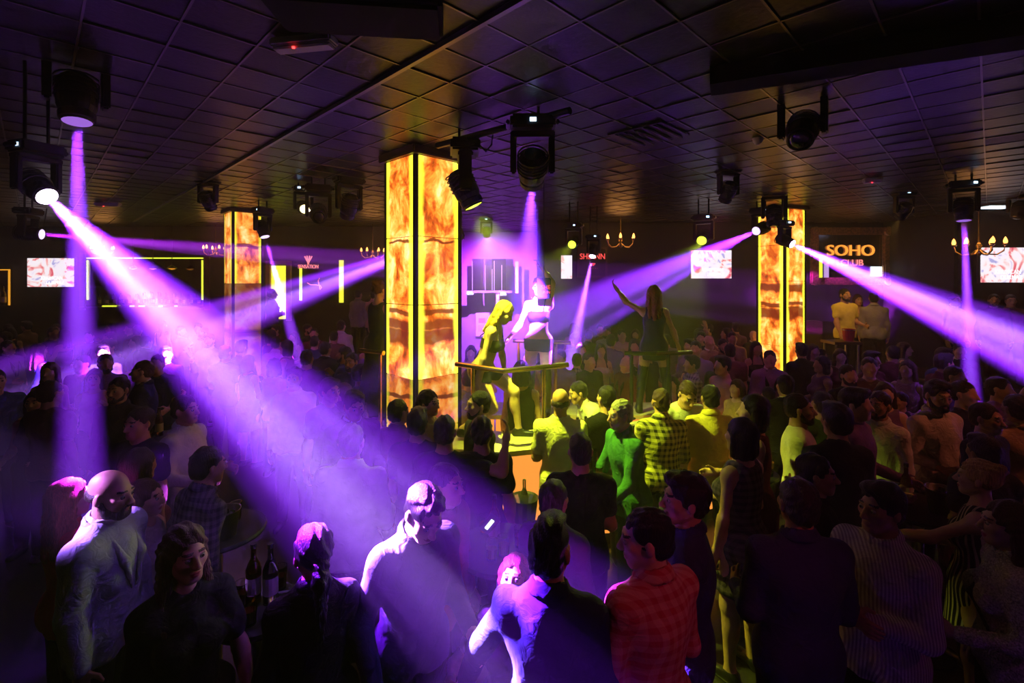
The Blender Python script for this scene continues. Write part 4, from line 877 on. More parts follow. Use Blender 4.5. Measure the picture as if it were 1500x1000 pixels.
rail([PX(915,517,5.75),PX(960,518,5.65),PX(1013,516,5.8)], [PX(979,517,5.7),PX(925,517,5.73)], 'black_metal', 'dark rail beside the dancer in the black dress')
# ---------------------------------------------------------------- tables and drinks
GLASS = lathe([(0,0),(.032,0),(.038,.12),(.034,.12),(.028,.012),(0,.012)], 14); GLASS.materials.append(M['glass']); DRINK = lathe([(0,.014),(.028,.014),(.031,.07),(0,.07)], 12); DRINK.materials.append(M['amber_drink'])
def glass(loc, label, group):
    g = empty('drinking_glass', loc); tag(g, label, 'glass', group); ob('tumbler', GLASS, None, g); ob('drink', DRINK, None, g)
def table(px, py, label, r=.30, z=1.06):
    Y = FPX*(CAMH-z)/(py-HOR); p = PX(px,py,Y); t = empty('cocktail_table', (p.x,p.y,0)); tag(t, label, 'table', 'round standing tables')
    ob('tabletop', lathe([(0,z-.03),(r,z-.03),(r+.008,z-.015),(r,z),(0,z)], 28), 'black_plastic', t); ob('stem', tube([(0,0,.03),(0,0,z-.02)], .035, 12), 'steel', t); ob('foot', lathe([(0,0),(.22,0),(.22,.012),(.05,.03),(0,.03)], 24), 'black_metal', t); return p, z
rt2 = random.Random(9)
def dress(tp, gl, where, n=4, bottles=1, bucket=False):
    p, z = tp
    for i in range(n):
        a = rt2.uniform(0,6.28); rr = .10+.14*((i*.37) % 1); glass((p.x+rr*math.cos(a+i*1.9),p.y+rr*math.sin(a+i*1.9),z), 'tumbler with an amber drink on the '+where, gl)
    for i in range(bottles): bottle((p.x-.05+.09*i,p.y+.05,z), ('bottle_brown','bottle_clear','bottle_green')[i%3], ('brown','clear','green')[i%3]+' glass bottle on the '+where)
    if bucket:
        b = empty('ice_bucket', (p.x+.1,p.y-.08,z)); tag(b, 'steel ice bucket on the '+where, 'ice bucket'); ob('pail', lathe([(0,0),(.07,0),(.095,.17),(.10,.175),(.09,.17),(.066,.01),(0,.01)], 18), 'steel', b, smooth=True)
        for i in range(6): ob('ice_cube', box((rt2.uniform(-.05,.05),rt2.uniform(-.05,.05),.15), (.03,.03,.03), bevel=.005), 'glass', b)
dress(table(378,890,'standing table with bottle and tumblers between the two dark-haired women',.22), 'drinks on the near left table', 'table between the two dark-haired women', 5, 2)
dress(table(318,775,'standing table with blue-lit drinks behind the bald man'), 'drinks behind the bald man', 'table behind the bald man', 4, 1, True)
dress(table(735,800,'dark standing table between the purple-shirted man and the navy-shirted man'), 'drinks on the centre table', 'dark table beyond the purple-shirted man', 4, 1)
dress(table(1345,742,'standing table before the bearded man in the open pink shirt'), 'drinks on the right table', 'table before the bearded man', 4, 1, True)
dress(table(878,690,'small yellow-lit standing table at the green-shirted man\'s hands',.22), 'drinks by the green-shirted man', 'table at the green-shirted man', 3, 0)
dress(table(235,640,'standing table in the dark crowd at left',.26), 'drinks in the left crowd', 'table in the left crowd', 3, 1); dress(table(1108,692,'standing table lit by a small orange lamp among the right crowd',.18), 'drinks in the right crowd', 'table among the right crowd', 2, 1)
for i, (px_, py_, Y_, mm_) in enumerate(((836,600,5.3,'bottle_green'),(846,598,5.35,'bottle_clear'),(858,597,5.3,'bottle_brown'),(868,600,5.25,'bottle_green'),(822,606,5.2,'bottle_clear'),(880,606,5.1,'bottle_brown'))):
    p = PX(px_,py_,4.8+.03*i); bottle((p.x,p.y,1.1), mm_, 'liquor bottle standing on the yellow-lit bar counter', .27, .036, 'bottles on the island bar')
for i in range(10):
    glass((.5+.11*i,4.98+.03*(i%3)+.012*i,1.1), 'tumbler standing on the yellow-lit bar counter', 'glasses on the island bar')
for i in range(4): glass((-1.55+.05*i,5.15-.1*i,1.1), 'tumbler standing on the bar left of the middle pillar', 'glasses left of the pillar')
bottle((-1.62,5.28,1.1), 'bottle_clear', 'bottle on the bar counter left of the middle pillar')
bk = empty('wine_bucket', PX(768,686,3.95)); bk.location.z = 0; tag(bk, 'stand with a round bottle bucket below the bar, bottle inside', 'wine bucket'); ob('stand', tube([(0,0,0),(0,0,.78)], .02, 8), 'steel', bk); ob('pail', lathe([(0,.78),(.09,.78),(.115,.97),(.12,.975),(.105,.96),(0,.80)], 18), 'steel', bk); ob('bottle_neck', lathe([(0,.8),(.036,.8),(.036,.98),(.014,1.05),(.014,1.12),(0,1.12)], 12), 'bottle_clear', bk)
ph_ = empty('phone', PX(717,768,2.75)); tag(ph_, 'small phone with a bright white screen above the centre table', 'phone'); ph_.rotation_euler = (.3,.6,0); ob('case', box((0,.006,0), (.07,.008,.14), bevel=.003), 'black_plastic', ph_); ob('display', box((0,0,0), (.02,.006,.075)), 'phone_glow', ph_)
tl = empty('table_lamp', (PX(1118,692,4.24).x,4.24,1.06)); tag(tl, 'tiny orange lamp glowing on the table among the right crowd', 'lamp'); ob('base', lathe([(0,0),(.04,0),(.04,.015),(.01,.02),(.01,.06),(0,.06)], 12), 'brass', tl); ob('shade', lathe([(.03,.05),(.04,.06),(.04,.13),(.03,.14),(0,.14)], 12), 'led_amber', tl)
# raised lounge on the far right with its table
dk = structure(ob('floor_platform', box((6.9,10.4,.375), (4.9,3.0,.75)), 'dark_wood'))
tb = empty('high_table', (PX(1232,500,8.75).x,8.75,0)); tag(tb, 'tall narrow table with steel legs before the man in the yellow shirt', 'table'); ob('tabletop', box((0,0,1.62), (.50,.42,.05), bevel=.008), 'dark_wood', tb)
for sx in (-1,1):
    for sy in (-1,1): ob('leg', tube([(sx*.2,sy*.16,0),(sx*.2,sy*.16,1.6)], .018, 8), 'steel', tb)
rbk = empty('red_bucket', (tb.location.x+.14,8.75,1.645)); tag(rbk, 'red ice bucket on the tall narrow table', 'bucket'); ob('pail', lathe([(0,0),(.08,0),(.105,.2),(.11,.2),(.11,.215),(.10,.215),(.07,.02),(0,.02)], 16), 'red_plastic', rbk); ob('rim_band', lathe([(.108,.19),(.114,.2),(.108,.21)], 16), 'steel', rbk)
spc = empty('wall_speaker', PX(1190,500,11.7)); tag(spc, 'tall studded dark cabinet right of the right pillar', 'cabinet'); ob('body', box((0,.1,0), (.46,.3,1.0), bevel=.02), 'dark_wood', spc)
for i in range(4):
    for j in range(3): ob('stud', lathe([(0,-.015),(.02,-.01),(.022,0)], 8, Matrix.Translation((-.14+.14*j,-.06,-.36+.24*i)) @ Matrix.Rotation(math.pi/2,4,'X')), 'brass', spc)
# ---------------------------------------------------------------- guests, dancers and staff
structure(ob('floor_entrance_step', box((-5.2,12.1,.375), (5.4,1.7,.75)), 'dark_wood'))
structure(ob('floor_side_platform', box((11.4,9.2,.375), (4.2,1.5,.75)), 'dark_wood'))
def place(px, ytop, label, yaw=0, h=1.75, Y=None, z=None, sex='m', group='guests in the club', name='person', fine=1, **kw):
    pose = {k: v for k, v in kw.items() if k in ('lean','roll','twist','hyaw','hpitch','hroll','la','ra','ll','rl','bulk','lhand','rhand','curl')}
    g = rig(h=h, fem=(sex == 'f'), **pose); top = g.H + g.Rh @ V3(0,.02,0)*g.hs; zt = top[2]+.13*g.hs
    off = Rz(math.radians(yaw)) @ V3(g.H[0], g.H[1], 0)
    if Y is None: Y = FPX*(CAMH-zt)/(ytop-HOR); zb = 0.
    else: zb = CAMH-(ytop-HOR)/FPX*Y-zt
    if z is not None: zb = z
    X = (px-750)/FPX*Y
    return make_person(name, label, group, X-off[0], Y-off[1], zb, yaw, sex, fine=fine, h=h, **kw)
BT = ('trousers','cloth_black'); DN = ('trousers','cloth_denim')
F = dict(fine=3, group='guests nearest the camera')
place(163, 686, 'bald bearded man in a lit blue-white blazer, turned right', 92, 1.76, hair_style='fringe', hair_mat='hair_bald', beard_kind='full', top=('jacket','cloth_jacketblue'), bottom=BT, skin='skin', hpitch=8, la='down', ra='down', **F)
place(272, 770, 'woman in a black top with long brown hair, face turned right', 48, 1.68, sex='f', hair_style='front', hair_mat='hair_brown', top=('tee','cloth_black',dict(sleeve=.7)), bottom=BT, skin='skin', hyaw=12, la='rail', ra='down', **F)
place(458, 767, 'dark ponytailed woman in a black jacket seen from behind', -150, 1.69, sex='f', hair_style='pony', hair_mat='hair_black', top=('shirt','cloth_black'), bottom=BT, hyaw=10, la='bent', ra='bent', **F)
place(622, 706, 'young man in a purple-lit shirt looking down, in the main beam', 38, 1.83, hair_style='fade', hair_mat='hair_black', top=('shirt','cloth_shirtpurple',dict(open=1)), bottom=BT, skin='skin_pale', hpitch=26, lean=8, la='bent', ra=((.35,.1,-1),(-.1,.6,-.8)), **F)
place(753, 817, 'red-haired seated woman peering over the navy-shirted man\'s shoulder', -12, 1.62, sex='f', hair_style='bob', hair_mat='hair_red', top=('tee','cloth_black'), bottom=DN, skin='skin_pale', hpitch=-26, ll=((.15,1,-.1),(0,-.05,-1)), rl=((.15,1,-.1),(0,-.05,-1)), ra=((.65,.45,-.75),(-.2,.8,.35)), la='bent', **F)
place(806, 757, 'man in a navy shirt from behind, left sleeve lit bright white', 168, 1.79, hair_style='fade', hair_mat='hair_black', top=('shirt','cloth_navy'), bottom=BT, skin='skin', la=((.55,.25,-1),(.45,.35,-1)), ra='bent', hyaw=-12, **F)
place(945, 742, 'man in a red and pale plaid shirt, back turned, profile left', -152, 1.79, hair_style='short', hair_mat='hair_black', top=('shirt','plaid_red'), bottom=BT, skin='skin', hyaw=52, hpitch=8, la='bent', ra='bent', **F)
place(1003, 692, 'young man in a dark blue shirt behind the plaid-shirted man, profile left', -112, 1.80, hair_style='thick', hair_mat='hair_black', top=('shirt','cloth_midnight'), bottom=BT, skin='skin_tan', hyaw=18, la='bent', ra='down', **F)
place(1168, 697, 'broad man in a dark violet shirt seen squarely from behind', 176, 1.80, hair_style='short', hair_mat='hair_black', top=('shirt','cloth_midnight'), bottom=BT, skin='skin_tan', bulk=1.1, la='bent', ra='bent', **F)
place(1290, 706, 'man in a fine striped pale shirt with folded arms, turned left', -62, 1.74, hair_style='thick', hair_mat='hair_black', top=('shirt','stripe_white',dict(hem=-.17)), bottom=BT, skin='skin_tan', la='fold', ra='fold', hyaw=-15, **F)
place(1432, 672, 'blonde woman with tied hair in a black and white striped sleeveless dress', -140, 1.66, sex='f', hair_style='bun', hair_mat='hair_blonde', top=('dress','stripe_blackwhite',dict(hem=-.30,flare=.19)), skin='skin', la='reach', ra='bent', **F)
def strap_bag(root, g, add):
    s = Sdf(); s.cone(g.T(-.12,.03,.52), g.T(-.02,.14,.33), .009, .009); s.cone(g.T(-.02,.14,.33), g.T(.17,.09,.02), .009, .009); s.cone(g.T(-.12,.0,.52), g.T(0,-.15,.30), .009, .009); s.cone(g.T(0,-.15,.30), g.T(.17,-.05,.02), .009, .009); add('bag_strap', s, .008, 'leather_black')
place(1474, 733, 'brown-haired woman in a pale knitted sweater with a thin bag strap', -118, 1.66, sex='f', hair_style='long', hair_mat='hair_brown', top=('shirt','knit_white'), bottom=BT, skin='skin', la='bent', ra='down', extra=(strap_bag,), **F)
place(1374, 557, 'bearded man in an open pale pink shirt facing the camera', 8, 1.86, hair_style='quiff', hair_mat='hair_black', beard_kind='full', top=('shirt','cloth_offwhite',dict(open=1,sleeve=.6)), bottom=BT, skin='skin_tan', hpitch=8, hyaw=-15, la='bent', ra='bent', fine=2)
place(1197, 664, 'dark-faced man looking right behind the violet-shirted man', 62, 1.69, hair_style='short', top=('shirt','cloth_black'), bottom=BT, skin='skin_tan')
place(1488, 576, 'man in a tan shirt from behind at the right edge', 172, 1.78, hair_style='short', top=('shirt','cloth_tan'), bottom=BT, skin='skin_tan')
place(1440, 636, 'dark-haired guest from behind, left of the striped-dress blonde\'s head', 178, 1.66, hair_style='thick', top=('tee','cloth_charcoal'), bottom=BT, skin='skin_tan')
place(1204, 572, 'man in a dark olive t-shirt from behind, right of the white t-shirt guest', 180, 1.72, hair_style='short', top=('tee','cloth_olive'), bottom=BT, skin='skin_tan')
place(1172, 576, 'bearded man in a white t-shirt in profile beside the olive t-shirt', 62, 1.80, hair_style='short', beard_kind='full', top=('tee','cloth_offwhite'), bottom=BT, skin='skin_tan')
place(1287, 572, 'man whose white shirt is rim-lit pink, left of the open-shirt man', -62, 1.76, hair_style='short', beard_kind='trim', top=('shirt','cloth_white'), bottom=BT, skin='skin_tan')
place(1040, 562, 'man in a yellow shirt from behind, right of the bar', 178, 1.77, hair_style='short', top=('shirt','cloth_yellow',dict(hem=-.14)), bottom=DN, skin='skin', la='bent', ra='bent', fine=2)
place(821, 567, 'balding man in a pale yellow polo shirt from behind at the bar', 172, 1.77, hair_style='fringe', hair_mat='hair_bald', top=('tee','cloth_polo',dict(polo=1,sleeve=.7)), bottom=DN, skin='skin_tan', la='bent', ra='bent', bulk=1.06, fine=2)
place(908, 584, 'grey-haired man in a green shirt leaning left over a table', -72, 1.76, hair_style='short', hair_mat='hair_grey', top=('shirt','cloth_green',dict(hem=-.2)), bottom=('trousers','cloth_olive'), skin='skin', la=((.2,.55,-1),(.0,1,-.5)), ra=((.2,.5,-1),(.1,.8,-.9)), lean=10, fine=2)
place(968, 567, 'man in a yellow and black plaid shirt from behind at the bar', 176, 1.76, hair_style='buzz', hair_mat='hair_brown', top=('shirt','plaid_yellow'), bottom=DN, skin='skin', la='bent', ra='bent', fine=2)
place(1008, 556, 'man in a white t-shirt bowing his head toward the camera', 4, 1.84, hair_style='buzz', hair_mat='hair_brown', top=('tee','cloth_white'), bottom=DN, skin='skin', lean=20, hpitch=22, la='bent', ra='bent', fine=2)
place(846, 553, 'barman in a white shirt stretching left across the counter', -78, 1.78, Y=5.5, z=0., hair_style='short', top=('shirt','cloth_white'), bottom=BT, skin='skin', lean=48, hpitch=-10, la='reach', ra='reach')
place(888, 563, 'man in a black t-shirt with short dark hair, back to camera at the bar', -158, 1.75, hair_style='short', top=('tee','cloth_black'), bottom=DN, skin='skin', la='bent', ra='bent')
place(850, 632, 'man in a black t-shirt from behind, below the yellow polo man', 178, 1.72, hair_style='short', top=('tee','cloth_black'), bottom=BT, skin='skin_tan', la='bent', ra='bent')
place(706, 607, 'man in a black t-shirt from behind with a friend\'s arm on his shoulders', 176, 1.74, hair_style='short', top=('tee','cloth_black'), bottom=('trousers','cloth_charcoal'), skin='skin_tan', la='bent', ra='down', fine=2)
place(652, 606, 'dark-shirted man laying an arm over his friend\'s shoulders', 178, 1.76, hair_style='short', top=('tee','cloth_charcoal'), bottom=BT, skin='skin_tan', ra=((1,-.4,-.05),(.05,.35,.4)), la='down', fine=2)
place(700, 572, 'man in a black shirt facing left beside the lit counter corner', -68, 1.76, hair_style='short', beard_kind='trim', top=('tee','cloth_charcoal'), bottom=BT, skin='skin', la='bent', ra='bent')
place(612, 597, 'dark guest from behind directly under the middle pillar', 178, 1.72, hair_style='thick', top=('tee','cloth_charcoal'), bottom=BT, skin='skin_tan')
place(629, 571, 'young woman lit orange by the middle pillar, face turned right', 62, 1.72, sex='f', hair_style='pony', hair_mat='hair_black', top=('tank','cloth_tan'), bottom=DN, skin='skin', la='bent', ra='bent')
place(519, 571, 'man in a dark suit with white shirt edge, head bent, left of the pillar', 38, 1.80, hair_style='thick', top=('jacket','cloth_black'), bottom=BT, skin='skin_tan', hpitch=14, la='bent', ra='bent', fine=2)
place(584, 583, 'dark-haired guest in a tan shirt at the foot of the middle pillar', 150, 1.68, hair_style='short', top=('shirt','cloth_brown'), bottom=BT, skin='skin')
place(515, 618, 'large man in a white shirt from behind inside the violet beam', 178, 1.80, hair_style='short', top=('shirt','cloth_white'), bottom=BT, skin='skin', bulk=1.08, la='bent', ra='bent', fine=2)
place(655, 678, 'man in a maroon shirt looking right behind the purple-shirted man', 66, 1.67, hair_style='short', top=('shirt','cloth_maroon'), bottom=BT, skin='skin_tan')
place(812, 700, 'dark-shirted man behind the navy-shirted man\'s head', 150, 1.62, hair_style='short', top=('shirt','cloth_charcoal'), bottom=BT, skin='skin_tan')
place(75, 556, 'man in a brown t-shirt from behind raising one hand at left', 174, 1.78, hair_style='short', top=('tee','cloth_brown'), bottom=BT, skin='skin', la='drink', ra='down')
place(52, 571, 'dark-haired woman hugging the brown t-shirt man', 20, 1.64, sex='f', hair_style='bob', top=('tank','cloth_black'), bottom=BT, skin='skin', la='bent', ra='bent')
place(-6, 540, 'man in a blue t-shirt brightly lit at the left edge', 60, 1.78, hair_style='short', top=('tee','cloth_blue'), bottom=DN, skin='skin_pale', la='bent', ra='bent')
place(173, 552, 'dark-haired man facing the camera in the left crowd', 4, 1.78, hair_style='short', beard_kind='trim', top=('shirt','cloth_charcoal'), bottom=BT, skin='skin_tan')
place(208, 527, 'man in a dark jacket with light on the back of his head', -62, 1.82, hair_style='buzz', hair_mat='hair_brown', top=('jacket','cloth_navy'), bottom=BT, skin='skin_pale')
place(138, 540, 'long-haired woman with a cup between two men at left', 34, 1.66, sex='f', hair_style='long', hair_mat='hair_brown', top=('tank','cloth_pink'), bottom=BT, skin='skin', la='drink', ra='bent')
place(203, 596, 'man with a dim red-lit face below the jacketed man', -10, 1.74, hair_style='short', top=('tee','cloth_black'), bottom=BT, skin='skin_tan')
place(205, 655, 'guest with dark wavy hair from behind, above the bald man\'s shoulder', 170, 1.66, sex='f', hair_style='wavy', hair_mat='hair_black', top=('tank','cloth_maroon'), bottom=BT, skin='skin_tan')
place(272, 578, 'man whose pale sleeve glows pink at the beam\'s lower edge', 88, 1.76, hair_style='short', top=('shirt','cloth_white'), bottom=BT, skin='skin', la='bent', ra='bent')
place(306, 652, 'guest in a dark checked shirt below the main beam', 148, 1.70, hair_style='short', top=('shirt','plaid_dark'), bottom=BT, skin='skin_tan', lean=12)
place(103, 700, 'woman with wavy reddish hair in a red jacket behind the bald man', 150, 1.60, sex='f', hair_style='wavy', hair_mat='hair_red', top=('shirt','cloth_red'), bottom=BT, skin='skin', fine=2)
place(214, 702, 'woman in a white top just beyond the bald man\'s face', 100, 1.53, sex='f', hair_style='long', hair_mat='hair_brown', top=('tank','cloth_offwhite'), bottom=BT, skin='skin')
place(405, 492, 'man in a glowing white shirt from behind, right of the left pillar', 178, 1.76, hair_style='short', top=('shirt','cloth_white'), bottom=BT, skin='skin')
place(403, 524, 'dark-haired woman from behind, below the glowing white shirt', 172, 1.66, sex='f', hair_style='bob', top=('tank','cloth_pink'), bottom=BT, skin='skin')
place(430, 537, 'man in an open white shirt facing the camera, edge of the main beam', 12, 1.78, hair_style='thick', top=('shirt','cloth_offwhite',dict(open=1)), bottom=BT, skin='skin_tan')
place(450, 511, 'broad man in a black t-shirt from behind between two white shirts', 178, 1.80, hair_style='short', top=('tee','cloth_black'), bottom=BT, skin='skin_tan', bulk=1.08)
place(500, 468, 'tall man in a pinkish white shirt from behind, left of the pillar', 172, 1.90, hair_style='short', top=('shirt','cloth_white',dict(sleeve=.4,hem=-.17)), bottom=DN, skin='skin', bulk=1.05)
place(514, 516, 'bearded man facing the camera before the tall white shirt', -8, 1.76, hair_style='short', beard_kind='full', top=('shirt','cloth_charcoal'), bottom=BT, skin='skin_tan')
place(530, 533, 'guest in a grey shirt left of the caped dancer\'s rail', 120, 1.72, hair_style='thick', top=('tee','cloth_grey'), bottom=BT, skin='skin')
place(484, 553, 'dark-haired man in black bending toward a woman, left of the suit', 60, 1.76, hair_style='thick', top=('tee','cloth_black'), bottom=BT, skin='skin_tan', lean=10)
place(500, 561, 'woman with an orange-lit face beside the man in black', -60, 1.62, sex='f', hair_style='long', hair_mat='hair_brown', top=('tank','cloth_tan'), bottom=BT, skin='skin')
place(399, 422, 'doorman silhouetted against the glowing yellow panel', 120, 1.78, Y=11.7, z=.75, hair_style='short', top=('jacket','cloth_black'), bottom=BT, skin='skin_tan', la='fold', ra='fold')
place(525, 426, 'man in a grey shirt far behind, nearest the yellow strip', 160, 1.76, Y=11.9, z=.75, hair_style='short', top=('shirt','cloth_grey'), bottom=BT)
place(547, 431, 'man in a violet-lit shirt far behind the caped dancer', 190, 1.74, Y=11.9, z=.75, hair_style='short', top=('shirt','cloth_pink'), bottom=BT)
# dancers on the bar
DG = dict(group='dancers on the island bar', fine=2)
place(739, 443, 'blonde dancer in black bikini crouching by the brass rail, yellow-lit', 74, 1.66, Y=5.02, z=1.1, sex='f', hair_style='long', hair_mat='hair_blonde', top=('bikini','sequin_black',dict(straps=1)), bottom=('brief','sequin_black'), skin='skin_pale', lean=20, hpitch=22,
      ll=((.1,.80,-.62),(.02,.12,-1)), rl=((.12,.42,-.95),(.05,-.85,-.62)), ra=((.12,.12,-1),(.05,.12,-1)), la=((.15,.5,-1),(0,.6,-1)), **DG)
place(789, 402, 'dancer in black bikini and stockings lit white, one arm raised', -12, 1.70, Y=6.0, z=1.1, sex='f', hair_style='pony', hair_mat='hair_blonde', top=('bikini','sequin_black',dict(straps=1)), bottom=('brief','sequin_black',dict(boots=.55)), skin='skin_pale',
      ra=((.42,-.05,-1),(.55,.55,-.75)), la=((.15,.2,1),(-.5,.1,.8)), ll='step', **DG)
place(958, 420, 'dancer in a short black dress from behind, arm raised to the left', 168, 1.60, Y=6.0, z=1.1, sex='f', hair_style='wavy', hair_mat='hair_red', top=('dress','sequin_black',dict(hem=-.19,flare=.17)), bottom=('none','cloth_black',dict(boots=.35)), skin='skin',
      la=((.62,.35,.35),(.5,.3,.7)), ra=((.42,.12,-1),(.35,.3,-1)), ll='wide', rl='wide', **DG)
place(556, 409, 'dancer in a long dark dress half hidden left of the middle pillar', 152, 1.66, Y=5.78, z=1.1, sex='f', hair_style='bun', hair_mat='hair_brown', top=('dress','cloth_olive',dict(hem=-.84,flare=.3)), skin='skin', la='rail', ra='down', **DG)
# raised lounge at far right
place(1238, 423, 'bearded man in a bright yellow t-shirt at the tall narrow table', 6, 1.84, Y=9.45, z=.75, hair_style='short', beard_kind='full', top=('tee','cloth_yellow'), bottom=BT, skin='skin_tan', la='bent', ra='rail')
place(1257, 437, 'woman behind the yellow t-shirt man\'s shoulder', -10, 1.70, Y=10.1, z=.75, sex='f', hair_style='long', hair_mat='hair_brown', top=('strap','cloth_tan'), bottom=BT, skin='skin')
place(1280, 441, 'man in a grey shirt turned away beside the yellow t-shirt man', 150, 1.76, Y=9.6, z=.75, hair_style='short', top=('shirt','cloth_grey'), bottom=BT, skin='skin_tan')
place(1398, 431, 'dim guest on the raised lounge left of the narrow vertical beam', 10, 1.74, Y=9.2, z=.75, hair_style='short', top=('shirt','cloth_maroon'), bottom=BT)
place(1456, 434, 'dim bearded guest on the raised lounge under the large screen', -40, 1.74, Y=9.0, z=.75, hair_style='short', beard_kind='full', top=('shirt','cloth_charcoal'), bottom=BT)
place(1481, 442, 'dim guest on the raised lounge at the right edge', -30, 1.72, Y=9.2, z=.75, hair_style='short', top=('shirt','cloth_maroon'), bottom=BT)
place(1446, 590, 'dark-haired man with a dim face right of the vertical beam', 20, 1.74, hair_style='short', top=('tee','cloth_navy'), bottom=BT, skin='skin_tan')
# ---------------------------------------------------------------- the crowd farther back: a few builds, copied one by one with their own clothes
PROTO = {}
SPOTS = [(o.location.x, o.location.y) for o in COL.objects if o.name.split('.')[0] in ('person','cocktail_table')]
_pp = [o for o in COL.objects if o.name.split('.')[0] in ('person','cocktail_table')]
for i_, a_ in enumerate(_pp):
    for b_ in _pp[:i_]:
        d_ = (a_.location-b_.location).length
        if d_ < .42: print('NEAR %.2f'%d_, a_['label'], '|', b_['label'])
def proto(key):
    if key in PROTO: return PROTO[key]
    spec = dict(
        man=dict(hair_style='short', top=('tee','cloth_black'), bottom=BT, la='bent', ra='down', skin='skin'),
        shirt=dict(hair_style='thick', top=('shirt','cloth_black'), bottom=BT, la='bent', ra='bent', skin='skin'),
        beard=dict(hair_style='short', beard_kind='full', top=('shirt','cloth_black'), bottom=BT, la='down', ra='drink', skin='skin_tan'),
        suit=dict(hair_style='short', top=('jacket','cloth_black'), bottom=BT, la='down', ra='bent', skin='skin'),
        bald=dict(hair_style='fringe', hair_mat='hair_bald', top=('jacket','cloth_black'), bottom=BT, la='down', ra='down', skin='skin_pale'),
        long=dict(sex='f', hair_style='long', hair_mat='hair_brown', top=('tank','cloth_black'), bottom=BT, la='bent', ra='down', skin='skin_pale'),
        front=dict(sex='f', hair_style='front', hair_mat='hair_black', top=('strap','cloth_black'), bottom=BT, la='drink', ra='bent', skin='skin'),
        bob=dict(sex='f', hair_style='bob', hair_mat='hair_black', top=('dress','cloth_black'), la='down', ra='bent', skin='skin'),
        hands=dict(hair_style='short', top=('tee','cloth_black'), bottom=BT, la='side_up', ra='drink', skin='skin'))[key]
    r, g = make_person('person', 'guest', 'crowd', 0, 0, 0, 0, spec.pop('sex', 'm'), fine=0, h=1.70 if key in ('long','front','bob') else 1.76, **spec)
    PROTO[key] = [r, g, False]; return PROTO[key]
GARM = ('shirt','t_shirt','jacket','vest_top','strapless_top','dress')
def crowd(px, ytop, key, yaw, cloth, label, sc=1., Y=None, z=0., group='crowd beyond the island bar'):
    p = proto(key); r, g, used = p
    if not used: o = r; p[2] = True
    else: o = copy_tree(r)
    o['label'] = label; o['group'] = group; zt = (g.H[2]+.125*g.hs)*sc
    if Y is None:
        for s_ in (1,.97,1.03,.94,1.06,.91,1.09,.88,.85):
            Y = FPX*(CAMH-zt*s_)/(ytop-HOR); X = (px-750)/FPX*Y; sc_ = sc*s_
            if all((X-a)**2+(Y-b)**2 > .16 for a, b in SPOTS) and not (-2.2 < X < 2.7 and 4.55 < Y < 6.65 and not (-1.2 < X < 1.8 and 5.4 < Y < 5.75)) and Y < (11.3 if X > .7 else 12.3) and (X+5.5)**2+(Y-9.8)**2 > .55 and (X-5.3)**2+(Y-9.5)**2 > .55: break
        sc = sc_
    SPOTS.append(((px-750)/FPX*Y, Y))
    o.location = ((px-750)/FPX*Y, Y, z); o.rotation_euler = (0,0,math.radians(yaw)); o.scale = (sc,)*3
    for ch in o.children:
        if ch.name.split('.')[0] in GARM and not (key in ('suit','bald') and ch.name.startswith('shirt')):
            ch.material_slots[0].link = 'OBJECT'; ch.material_slots[0].material = M[cloth]
    return o
